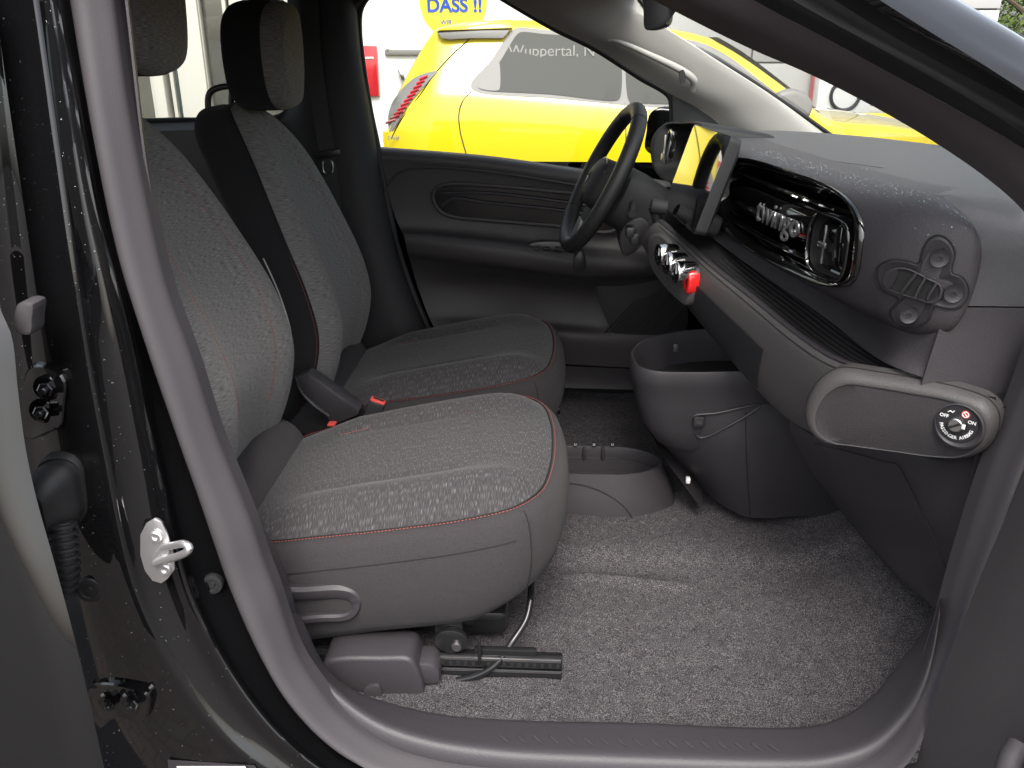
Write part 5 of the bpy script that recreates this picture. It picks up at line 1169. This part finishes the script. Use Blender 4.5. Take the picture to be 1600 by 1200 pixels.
# hinges with paired bolts
for (cu, cv), offs, plate in (((76, 620), ((4, -22), (-3, 20)), [(42, 585), (60, 570), (95, 572), (108, 590), (106, 625), (100, 665), (80, 674), (48, 682), (38, 660)]), ((190, 1090), ((-14, -3), (22, -3)), [(140, 1072), (165, 1062), (215, 1066), (238, 1080), (234, 1108), (226, 1120), (190, 1116), (160, 1128), (146, 1126)])):
    HG = empty('door_hinge', CAR, 'black painted rear-door hinge with two bolts, ' + ('upper one' if cv < 800 else 'lower one near the sill'))
    ring = cr([on_pillar(u, v, .002) for u, v in plate], 44, closed=True); cc_ = np.mean(ring, axis=0)
    m = MB(); L = lambda k, d: [cc_ + (p - cc_) * k + PN_ * d for p in ring]
    m.grid([L(1.03, -.004), L(1.0, .006), L(.94, .009)], closed_v=True); m.fan(L(.94, .009)); m.build('hinge_plate', 'black_paint', HG, angle=30)
    for du, dv in offs:
        c_ = on_pillar(cu + du, cv + dv, .0) + PN_ * .010
        lathe('washer', c_, PN_, ((.017, -.002), (.017, .002), (.013, .004)), 'black_paint', HG)
        lathe('bolt', c_, PN_, ((.0098, .003), (.0098, .013), (.0080, .0145)), 'black_paint', HG, seg=6)
        lathe('stud', c_, PN_, ((.0048, .013), (.0046, .021), (.003, .022)), 'dark_metal', HG, seg=12)
# blanking plugs
for u, v, r_ in ((142, 921, .0185), (331, 914, .0155)):
    c_ = on_pillar(u, v, .002); n_ = unit((.15, -1, .1)); G_ = lathe('blanking_plug', c_, n_, ((r_, -.004), (r_, .002), (r_ * .9, .0045), (r_ * .62, .005), (r_ * .55, .003), (r_ * .3, .003), (r_ * .24, .0048)), 'rubber', CAR)
# wiring boot with bellows
WB = empty('wiring_boot', CAR, 'black rubber wiring boot with ribbed bellows below it')
bo = [(60, 738), (66, 722), (88, 713), (112, 716), (126, 728), (134, 760), (138, 795), (128, 812), (104, 824), (80, 822), (68, 806), (60, 772)]
ring = cr(PY(bo, .955), 60, closed=True); cc_ = np.mean(ring, axis=0)
L = lambda k, d, sh=(0, 0): [cc_ + (p - cc_) * k + np.array((sh[0], -d, sh[1])) for p in ring]
m = MB().grid([L(1.06, -.02), L(1.05, .0), L(1.0, .006), L(.95, .006), L(.93, .010), L(.96, .016), L(.93, .024), L(.85, .040, (-.006, -.002)), L(.76, .052, (-.010, -.004)), L(.60, .058, (-.012, -.005))], closed_v=True); m.fan(L(.60, .058, (-.012, -.005))); m.build('boot', 'rubber', WB, angle=60)
ax = cr(PD([(96, 815, .915), (99, 845, .908), (103, 880, .90), (104, 910, .895), (103, 932, .89)]), 90)
rr_ = [(.0185 if i % 9 in (3, 4, 5, 6) else .0145) * (1 - .25 * (i / 89) ** 3) for i in range(90)]
MB().tube(ax, rr_, 18).build('bellows', 'rubber', WB)
# type plate stuck low on the pillar
tp_ = [on_pillar(u, v, .003) for u, v in ((264, 1188), (396, 1190), (420, 1240), (270, 1238))]
m = MB(); m.cap(tp_); m.build('sticker', 'plastic_mid', CAR, smooth=False)
tp_ = [on_pillar(u, v, .0045) for u, v in ((276, 1195), (388, 1196), (405, 1234), (282, 1232))]
m = MB(); m.cap(tp_); m.build('sticker', 'white_plastic', CAR, smooth=False)
# stamped body number
# open rear door: leading edge and outer skin
RD = empty('open_rear_door', CAR, 'opened black rear door whose glossy skin mirrors the paving')
VR = [-80, 100, 300, 480, 524, 610, 700, 775, 890, 1035, 1210]
UR = [-60, -48, -28, 0, 18, 28, 40, 56, 88, 126, 165]
YR = []
for u_, v_ in zip(UR, VR):
    y_ = .86
    for _ in range(12): y_ = .870 - .255 * (1.1 - P(u_, v_, y=y_)[2])
    YR.append(y_)
RDR = [PD([(u - du * k, v, y - dy) for u, v, y, k in zip(UR, VR, YR, [1] * 11)]) for du, dy in ((0, 0), (4, .004), (12, .006), (120, .013), (330, .018), (900, .03))]
strip('door_skin', 'black_paint', RDR, n=80, m_=30, parent=RD)
strip('door_edge', 'black_paint', [RDR[0], [p + np.array((-.012, .012, 0)) for p in RDR[0]], [p + np.array((-.10, .09, 0)) for p in RDR[0]]], n=80, m_=6, parent=RD)
m = MB(); m.prism(cr(PY([(24, 478), (36, 472), (50, 475), (50, 500), (46, 524), (24, 520)], .90), 30, closed=True), (0, .03, 0), r=.004); m.build('edge_guard', 'seal_rubber', RD)
# ------------------------------------------------------------------ outside: ground, yellow car, van, buildings, tree
def paving_mat():
    m = bpy.data.materials.new('paving'); m.use_nodes = True; nt = m.node_tree; b = nt.nodes['Principled BSDF']; b.inputs['Roughness'].default_value = .75
    tc = nd(nt, 'ShaderNodeTexCoord'); br = nd(nt, 'ShaderNodeTexBrick'); br.inputs['Scale'].default_value = 5.0; br.inputs['Mortar Size'].default_value = .02
    br.inputs['Color1'].default_value = (.055, .043, .034, 1); br.inputs['Color2'].default_value = (.038, .030, .025, 1); br.inputs['Mortar'].default_value = (.022, .018, .015, 1)
    n = nd(nt, 'ShaderNodeTexNoise'); n.inputs['Scale'].default_value = 14; n.inputs['Detail'].default_value = 5
    mp = nd(nt, 'ShaderNodeMix'); mp.data_type = 'RGBA'; mp.blend_type = 'MULTIPLY'; mp.inputs[0].default_value = .6
    nt.links.new(tc.outputs['Object'], br.inputs['Vector']); nt.links.new(tc.outputs['Object'], n.inputs['Vector'])
    nt.links.new(br.outputs[0], mp.inputs[6]); nt.links.new(n.outputs['Color'], mp.inputs[7]); nt.links.new(mp.outputs[2], b.inputs['Base Color'])
    bp = nd(nt, 'ShaderNodeBump'); bp.inputs['Strength'].default_value = .6; bp.inputs['Distance'].default_value = .02; nt.links.new(br.outputs[0], bp.inputs['Height']); nt.links.new(bp.outputs[0], b.inputs['Normal'])
    MATS['paving'] = m
paving_mat()
g = MB().grid([[np.array((x, y, 0.0)) for x in (-600, -20, 20, 600)] for y in (-600, -20, 20, 600)], flip=True).build('ground', 'paving', smooth=False); g['kind'] = 'structure'

# ---- yellow car, parked alongside
YC = empty('yellow_car', label='bright yellow hatchback parked alongside, seen through the far windows', cat='car', loc=(0, 0, 0))
mat('yellow_paint', (0.80, 0.62, 0.012), 0.22, coat=1.0, coat_rough=0.03)
mat('yellow_glass', (0.085, 0.085, 0.08), 0.5, spec=0.12)
mat('trim_grey', (0.22, 0.21, 0.20), 0.5)
mat('light_red', (0.55, 0.02, 0.03), 0.15, coat=1.0)
YM = 5.73
def I(x, tab): return float(np.interp(x, [t[0] for t in tab], [t[1] for t in tab]))
ZT = [(-1.0, .62), (-.985, .90), (-.965, 1.02), (-.9, 1.14), (-.82, 1.27), (-.74, 1.39), (-.69, 1.45), (-.58, 1.475), (-.45, 1.49), (-.2, 1.50), (.1, 1.495), (.4, 1.475), (.6, 1.455), (.75, 1.432), (.86, 1.405), (1.0, 1.335), (1.1, 1.275), (1.25, 1.175), (1.41, 1.065), (1.52, .99), (1.6, .965), (1.9, .945), (2.2, .905), (2.5, .84), (2.68, .74), (2.76, .6), (2.79, .5)]
ZB = [(-1.0, .60), (-.98, .86), (-.9, 1.06), (-.7, 1.14), (-.47, 1.135), (.39, 1.065), (1.0, 1.02), (1.5, .955), (1.9, .90), (2.3, .85), (2.6, .75), (2.79, .48)]
def taper(x): return .16 * max(0, (-.62 - x) / .38) ** 2.2 + .30 * max(0, (x - 2.1) / .7) ** 2.2
def section(x):
    zt, zb, t = I(x, ZT), I(x, ZB), taper(x); zb = min(zb, zt - .03); gh = max(0, min(1, (zt - zb) / .3))
    pts = [(4.99, .24), (4.95, .30), (4.915, .45), (4.90, .62), (4.885, .78), (4.89, .90), (4.905, zb - .05), (4.935, zb)]
    out = [(y + t, min(z, zb) if z < zb else z) for y, z in pts]
    ze = zt - .035; ye = 4.935 + .155 * gh + (1 - gh) * .03
    for k in (.2, .4, .6, .8): out.append((4.935 + (ye - 4.935) * (k + .12 * math.sin(k * math.pi) * 0) + t, zb + (ze - zb) * k))
    out += [(ye + t, ze), (ye + .03 + t, zt - .012), (ye + .10 + t, zt), (5.45, zt + .012), (YM, zt + .016)]
    out = [(min(y, YM), z) for y, z in out]
    for i in range(1, len(out)):
        if out[i][1] < out[i - 1][1] and i < 9: out[i] = (out[i][0], out[i - 1][1])
    return out
XS = np.concatenate([np.linspace(-1.0, -.55, 26), np.linspace(-.53, .8, 40), np.linspace(.82, 2.79, 60)])
half = [section(x) for x in XS]
rows = []
for x, h in zip(XS, half):
    full = h + [(2 * YM - y, z) for y, z in h[-2::-1]]; rows.append([np.array((x, y, z)) for y, z in full])
body = MB().grid(rows, flip=True); body.cap(rows[0]); body.cap(rows[-1], True); body.build('body', 'yellow_paint', YC, angle=50)
def ysurf(x, z):
    h = section(max(-.999, min(2.78, x))); zs = [q[1] for q in h[:13]]; ys_ = [q[0] for q in h[:13]]
    for i in range(12):
        if zs[i] <= z <= zs[i + 1] + 1e-9: k = (z - zs[i]) / max(1e-6, zs[i + 1] - zs[i]); return ys_[i] * (1 - k) + ys_[i + 1] * k
    return ys_[-1]
def on_y(u, v, lift=.004):
    y = 4.95
    for _ in range(6):
        p = P(u, v, y=y); y = ysurf(p[0], p[2]) - lift
    return P(u, v, y=y)
def overlay(name, px, mt, lift=.004, n=70, parent=YC, smooth_outline=True, thick=.0):
    ring = cr([P(u, v, y=4.95) for u, v in px], n, closed=True) if smooth_outline else lin([P(u, v, y=4.95) for u, v in px + px[:1]], n)
    # reproject each outline point and a ring of inner points onto the body side
    c = np.mean(ring, axis=0); R = []
    for k in (1.0, .75, .5, .25):
        row = []
        for p in ring:
            q = c + (p - c) * k; row.append(np.array((q[0], ysurf(q[0], q[2]) - lift, q[2])))
        R.append(row)
    m = MB().grid(R, closed_v=True); m.fan(R[-1]); m.grid([R[0], [p + np.array((0, lift + .004, 0)) for p in R[0]]], closed_v=True)
    return m.build(name, mt, parent, angle=50)
def line_on(name, px, r, mt, n=50, lift=.002): return MB().tube(cr([on_y(u, v, lift) for u, v in px], n), r, 6).build(name, mt, YC)
overlay('window_surround', [(735, 136), (738, 126), (765, 96), (797, 48), (806, 43), (852, 46), (900, 49), (960, 55), (1020, 60), (1050, 62), (1080, 62), (1110, 70), (1150, 92), (1200, 132), (1240, 165), (1268, 200), (1290, 218), (1240, 190), (1150, 172), (1040, 168), (980, 164), (860, 153), (748, 144)], 'trim_grey', .003, 160)
overlay('rear_side_pane', [(752, 138), (756, 128), (778, 100), (806, 54), (812, 50), (852, 53), (900, 56), (960, 62), (968, 66), (968, 154), (960, 157), (860, 147), (760, 141)], 'yellow_glass', .007, 120)
overlay('quarter_vent', [(748, 136), (752, 126), (774, 92), (778, 94), (781, 138), (778, 141)], 'trim_grey', .010, 60)
overlay('front_side_pane', [(984, 160), (984, 68), (990, 63), (1050, 68), (1085, 70), (1110, 80), (1150, 104), (1195, 142), (1225, 172), (1235, 184), (1150, 168), (1060, 163), (1000, 161)], 'yellow_glass', .007, 120)
line_on('panel_gap', [(736, 143), (722, 160), (717, 178), (719, 205), (727, 236), (735, 262)], .003, 'rubber')
line_on('panel_gap', [(745, 34), (743, 46), (733, 61), (710, 82), (682, 112), (655, 150), (625, 190), (612, 215)], .003, 'rubber')
line_on('panel_gap', [(976, 162), (978, 215), (975, 262), (970, 300)], .003, 'rubber')
# tail light: dark housing with a fan of red ribs
overlay('tail_light', [(666, 114), (682, 111), (672, 124), (640, 162), (618, 196), (610, 206), (599, 206), (597, 190), (602, 168), (622, 142), (645, 122)], 'trim_grey', .008, 90)
for k in range(11):
    t = k / 10; u0, v0 = 604 + 52 * t ** .9, 192 - 68 * t; u1, v1 = u0 + 14 - 2 * t, v0 - 5
    MB().tube([on_y(u0, v0, .012), on_y((u0 + u1) / 2, (v0 + v1) / 2, .014), on_y(u1, v1, .012)], .0075, 6).build('tail_light_rib', 'light_red', YC)
# spoiler and grey fillet under it
spn = [[P(u, v, y=d) for u, v in ((679, 47), (692, 41), (720, 36), (745, 33))] for d in (5.0, 5.06)]
m = MB(); L0 = [P(681, 50, y=5.02), P(690, 43, y=5.05), P(745, 33, y=5.06), P(800, 30, y=5.08), P(800, 44, y=5.05), P(745, 46, y=5.03), P(686, 48, y=5.02)]
m.prism(L0, (0, 1.36, 0), r=.008); m.build('spoiler', 'yellow_paint', YC)
m = MB(); m.prism([P(682, 51, y=5.03), P(745, 47, y=5.04), P(797, 47, y=5.05), P(786, 60, y=5.03), P(735, 60, y=5.03), P(702, 62, y=5.03), P(690, 60, y=5.03)], (0, 1.3, 0), r=.006); m.build('spoiler_fillet', 'trim_grey', YC)
# wheels, arches, mirror, handle, small script on the flank
def wheel(cx, cy):
    w = empty('wheel', YC)
    R = [[np.array((cx + r * math.cos(a), cy + d, .31 + r * math.sin(a))) for a in np.linspace(0, 2 * math.pi, 40, endpoint=False)] for r, d in ((.21, .0), (.285, -.01), (.31, .02), (.31, .17), (.285, .20), (.2, .19))]
    MB().grid(R, closed_v=True).build('tyre', 'rubber', w)
    R = [[np.array((cx + r * math.cos(a), cy + d, .31 + r * math.sin(a))) for a in np.linspace(0, 2 * math.pi, 40, endpoint=False)] for r, d in ((.212, .002), (.19, .02), (.06, .01))]
    m = MB().grid(R, closed_v=True); m.fan(R[-1]); m.build('rim', 'satin_metal', w)
for cx in (-.42, 2.07):
    wheel(cx, 4.905); 
    MB().tube([np.array((cx + .36 * math.cos(a), ysurf(cx + .36 * math.cos(a), .31 + .36 * math.sin(a)) - .006, .33 + .36 * math.sin(a))) for a in np.linspace(-.1, math.pi + .1, 30)], .022, 8).build('arch_trim', 'trim_grey', YC)
    m = MB(); m.fan([np.array((cx + .345 * math.cos(a), ysurf(cx + .345 * math.cos(a), .33 + .345 * math.sin(a)) - .003, max(.25, .33 + .345 * math.sin(a)))) for a in np.linspace(0, 2 * math.pi, 40, endpoint=False)], np.array((cx, 4.898, .33))); m.build('arch_liner', 'rubber', YC)
mm = MB(); mm.prism(cr(PY([(1205, 160), (1215, 146), (1240, 140), (1262, 150), (1270, 166), (1262, 186), (1240, 192), (1212, 184)], 4.72), 40, closed=True), (.03, .14, 0), r=.03, seg=4); mm.build('wing_mirror', 'trim_grey', YC)
text_part('lettering', 'twingo', YC, 'trim_grey', on_y(622, 215, .004), (1, 0, .0), (0, 0, 1), .045, .0005)
yb = 4.9
text_part('lettering', 'Wuppertal, N', YC, 'trim_grey', on_y(862, 80, .010), (1, 0, 0), (0, .35, 1), .085, .0004)
wi = [[np.array((x, y, I(x, ZT) + .022)) for x in np.linspace(.90, 1.50, 10)] for y in np.linspace(5.16, 6.3, 6)]
MB().grid(wi).build('front_windscreen', 'yellow_glass', YC)
MB().tube([np.array((1.52, 5.2, 1.0)), np.array((1.40, 5.6, 1.085)), np.array((1.30, 5.75, 1.15))], .010, 6).build('wiper', 'rubber', YC)

# ---- white van behind it
WV = empty('white_van', label='white panel van with a round yellow sticker, standing behind the yellow car', cat='van', loc=(0, 0, 0))
mat('van_white', (0.80, 0.80, 0.79), 0.25, coat=0.8)
mat('sticker_yellow', (0.85, 0.72, 0.05), 0.4); mat('sticker_blue', (0.02, 0.08, 0.5), 0.4)
VX0 = -1.66; VY = 7.5
def vring(z, k, y): return [np.array((VX0 + 1.0 + (a) * k, y, z)) for a in (-1, 1)]
m = MB(); m.box((VX0 + 1.02, VY + 2.6, 1.42), (2.04, 5.2, 2.20), r=.12, seg=4); m.build('van_body', 'van_white', WV)
m = MB(); m.box((VX0 + .11, VY - .010, 1.145), (.115, .05, .40), r=.012); m.build('tail_light', 'light_red', WV)
m = MB(); m.box((VX0 + 1.93, VY - .010, 1.145), (.115, .05, .40), r=.012); m.build('tail_light', 'light_red', WV)
m = MB(); m.box((VX0 + .105, VY - .037, 1.25), (.07, .01, .016), r=.003); m.build('reverse_lens', 'white_plastic', WV)
m = MB().tube([(VX0 + 1.02, VY + .004, .55), (VX0 + 1.02, VY + .004, 2.45)], .007, 6); m.build('door_gap', 'rubber', WV)
m = MB().box(P(650, 82, y=VY - .012), (.52, .03, .045), r=.008); m.build('rub_strip', 'trim_grey', WV)
for v in (79,):
    m = MB().box(P(606, v, y=VY - .012), (.03, .03, .03), r=.008); m.build('hinge_cap', 'trim_grey', WV)
m = MB().tube(cr([P(624, 110, y=VY - .03), P(628, 118, y=VY - .05), P(630, 124, y=VY - .03)], 8), .018, 8); m.build('door_handle', 'satin_metal', WV)
sc0 = P(708, 3, y=VY - .004)
m = MB(); m.fan([sc0 + np.array((.275 * math.cos(a), 0, .275 * math.sin(a))) for a in np.linspace(0, 2 * math.pi, 48, endpoint=False)]); m.build('round_sticker', 'sticker_yellow', WV, smooth=False)
text_part('lettering', 'DASS !!', WV, 'sticker_blue', P(710, 9, y=VY - .008), (1, 0, 0), (0, 0, 1), .145, .001, bold=.004)
text_part('lettering', 'WIR', WV, 'sticker_blue', P(697, 35, y=VY - .008), (1, 0, 0), (0, 0, 1), .05, .001)
m = MB(); m.box((VX0 + 1.02, VY - .06, .42), (2.0, .12, .22), r=.03); m.build('bumper', 'trim_grey', WV)
for sx in (.2, 1.84):
    R = [[np.array((VX0 + sx - .1 + d, VY + .8 + r * math.cos(a), .34 + r * math.sin(a))) for a in np.linspace(0, 2 * math.pi, 28, endpoint=False)] for r, d in ((.2, 0), (.34, .0), (.34, .2), (.2, .2))]
    MB().grid(R, closed_v=True).build('wheel', 'rubber', WV)

# ---- glazed shop front to the left
SB = empty('shop_front', label='white-framed glazed shop front seen through the rear side window', cat='building', loc=(0, 0, 0))
mat('frame_white', (0.62, 0.60, 0.54), 0.45); mat('room_beige', (0.42, 0.38, 0.30), 0.8); mat('room_blue', (0.40, 0.50, 0.56), 0.6)
glass_mat('shop_glass', (.80, .82, .80), 1.5, .12)
BY = 8.2
posts = [(P(u0, 60, y=BY)[0], w) for u0, w in ((60, .16), (150, .10), (243, .10), (297, .26), (378, .12), (470, .16), (560, .12))]
for x_, w in posts:
    m = MB(); m.box((x_, BY, 1.6), (w, .16, 3.0), r=.01); m.build('mullion', 'frame_white', SB)
for z_, h in ((.60, .16), (3.0, .3), (.30, .4)):
    m = MB(); m.box((-3.6, BY + .012, z_), (5.2, .13, h), r=.01); m.build('transom', 'frame_white', SB)
for (x0_, w0), (x1_, w1) in zip(posts[:-1], posts[1:]):
    m = MB(); m.box(((x0_ + x1_) / 2, BY + .03, 1.78), (x1_ - x0_ - w0 / 2 - w1 / 2, .012, 2.24)); m.build('pane', 'shop_glass', SB, smooth=False)
    for s_ in (-1, 1):
        m = MB(); m.box(((x0_ + x1_) / 2 + s_ * ((x1_ - x0_) / 2 - (w0 + w1) / 4 - .025), BY - .02, 1.78), (.035, .05, 2.2), r=.006); m.build('sash', 'frame_white', SB)
m = MB(); m.box((-3.6, BY + 1.2, 1.6), (5.2, .1, 3.2)); m.build('inner_wall', 'room_beige', SB)
m = MB(); m.box((-3.6, BY + .6, .45), (5.2, 1.2, .1)); m.build('inner_floor', 'room_beige', SB)
m = MB(); m.box((P(282, 130, y=BY + .5)[0], BY + .7, .95), (.42, .2, .6), r=.02); m.build('display_board', 'room_blue', SB)
m = MB(); m.box((-3.6, BY + .6, 3.3), (5.6, 2.0, .3), r=.02); m.build('canopy', 'frame_white', SB)

# ---- clad building beyond the windscreen
CB = empty('clad_building', label='pale grey panel-clad building beyond the windscreen', cat='building', loc=(0, 0, 0))
mat('cladding', (0.42, 0.42, 0.41), 0.6, vary=(.8, .06)); mat('red_post', (0.55, 0.05, 0.06), 0.4)
KY = 10.5
x_end = P(1566, 20, y=KY)[0]
zz = 0.0
m = MB(); m.box(((x_end + .9) / 2, KY + .9, 2.5), (x_end - .92, 1.6, 5.0)); m.build('wall', 'trim_grey', CB)
for k in range(9):
    for j in range(3):
        w = (x_end - .9) / 3
        m = MB(); m.box((.9 + w * (j + .5), KY + .07, .30 + .56 * k), (w - .02, .05, .54), r=.006); m.build('panel', 'cladding', CB)
m = MB(); m.box((P(1279, 130, y=KY - .1)[0], KY - .02, 1.2), (.12, .12, 2.4), r=.02); m.build('downpipe', 'red_post', CB)
AC = P(1318, 148, y=KY - .2); m = MB(); m.box((AC[0], KY - .12, AC[2]), (.62, .28, .5), r=.03); m.build('air_unit', 'van_white', CB)
m = MB().tube([np.array((AC[0] + .16 * math.cos(a), KY - .27, AC[2] + .16 * math.sin(a))) for a in np.linspace(0, 2 * math.pi, 28, endpoint=False)], .02, 6, closed=True); m.build('fan_ring', 'rubber', CB)
m = MB(); m.box(((x_end + .9) / 2, KY - .03, .62), (x_end - .92, .14, .10), r=.01); m.build('ledge', 'frame_white', CB)

# ---- tree at the corner
TR_ = empty('leafy_tree', label='sunlit green tree in the top corner beyond the pillar', cat='tree', loc=(0, 0, 0))
mat('bark', (.10, .075, .05), .9, bump=(30, .8)); mat('leaf', (.10, .16, .02), .5, vary=(3, .5))
tb = P(1640, 0, y=13.5); tx, ty = tb[0], 13.5
limbs = [([(tx, ty, 0), (tx + .05, ty, 1.0), (tx - .05, ty + .1, 2.2), (tx + .1, ty, 3.4), (tx, ty, 4.4)], .13)]
for k in range(9):
    a = k * 2.4; z0 = 1.2 + .3 * k; limbs.append(([(tx, ty, z0), (tx + .5 * math.cos(a), ty + .5 * math.sin(a), z0 + .4), (tx + 1.1 * math.cos(a), ty + 1.1 * math.sin(a), z0 + .7)], .05))
m = MB()
for p, r in limbs: 
    q = cr(p, 12); m.tube(q, [r * (1 - .75 * i / 11) for i in range(12)], 7)
m.build('trunk', 'bark', TR_)
lv = []; lf = []
for k in range(160):
    a, b_, r = rng.uniform(0, 6.28), rng.uniform(-1, 1), rng.uniform(.35, 1) ** .5
    c = np.array((tx + 1.55 * r * math.cos(a) * math.sqrt(1 - b_ * b_), ty + 1.55 * r * math.sin(a) * math.sqrt(1 - b_ * b_), 2.7 + 2.0 * r * b_))
    for j in range(70):
        d = rng.normal(0, .17, 3); p = c + d; n = rng.normal(size=3); n /= np.linalg.norm(n); u = np.cross(n, rng.normal(size=3)); u /= np.linalg.norm(u); w = np.cross(n, u); s_ = rng.uniform(.025, .05); i0 = len(lv)
        lv += [p - u * s_, p + w * s_ * .5, p + u * s_, p - w * s_ * .5]; lf.append((i0, i0 + 1, i0 + 2, i0 + 3))
make('crown', lv, lf, 'leaf', TR_, smooth=False)

# ------------------------------------------------------------------ rain drops on paint and dash
glass_mat('water_drop', (.93, .95, .97), 1.4, .09, .12)
def drops(name, spots, label):
    m = MB()
    for c, n, r in spots:
        A_ = unit(np.cross(n, (.3, .2, 1.0))); B_ = np.cross(n, A_)
        R = [[c + (A_ * math.cos(a) + B_ * math.sin(a)) * r * k + n * r * h for a in np.linspace(0, 2 * math.pi, 7, endpoint=False)] for k, h in ((1.0, -.05), (.8, .42))]
        m.grid(R, closed_v=True); m.fan(R[1], c + n * r * .62)
    return m.build(name, 'water_drop', CAR, angle=80, kind='stuff', label=label)
sp_ = []
for _ in range(620):
    s_, t_ = rng.uniform(.30, .93), rng.choice([rng.normal(.27, .05), rng.uniform(.15, .45)])
    if not .10 < t_ < .50 or (s_ < .83 and t_ > .355): continue
    p = pod_off((s_, t_), .0002); n = unit(pod_off((s_, t_), .01) - p); sp_.append((p, n, rng.uniform(.0006, .0017)))
for _ in range(240):
    y = rng.uniform(1.22, 1.75); x = pad_x0(y) + abs(rng.normal(0, .05)); sp_.append((np.array((x, y, top_z(x, y) + .0017)), np.array((0, 0, 1.0)), rng.uniform(.0006, .0015)))
drops('water_drops', sp_, 'fine rain drops sprinkled over the dashboard edge')
sp_ = []
G = PILLAR; gi, gj = G.shape[:2]
for _ in range(650):
    i, j = int(rng.integers(14, gi - 14)), int(rng.integers(2, gj - 3)); p = G[i, j] + (G[i + 1, j] - G[i, j]) * rng.uniform() + (G[i, j + 1] - G[i, j]) * rng.uniform()
    n = unit(np.cross(G[i + 1, j] - G[i, j], G[i, j + 1] - G[i, j])); n = n if n[1] < 0 else -n
    sp_.append((p, n, rng.choice([rng.uniform(.0006, .0013), rng.uniform(.001, .0021)], p=[.8, .2])))
drops('water_drops', sp_, 'rain drops beaded on the black pillar')
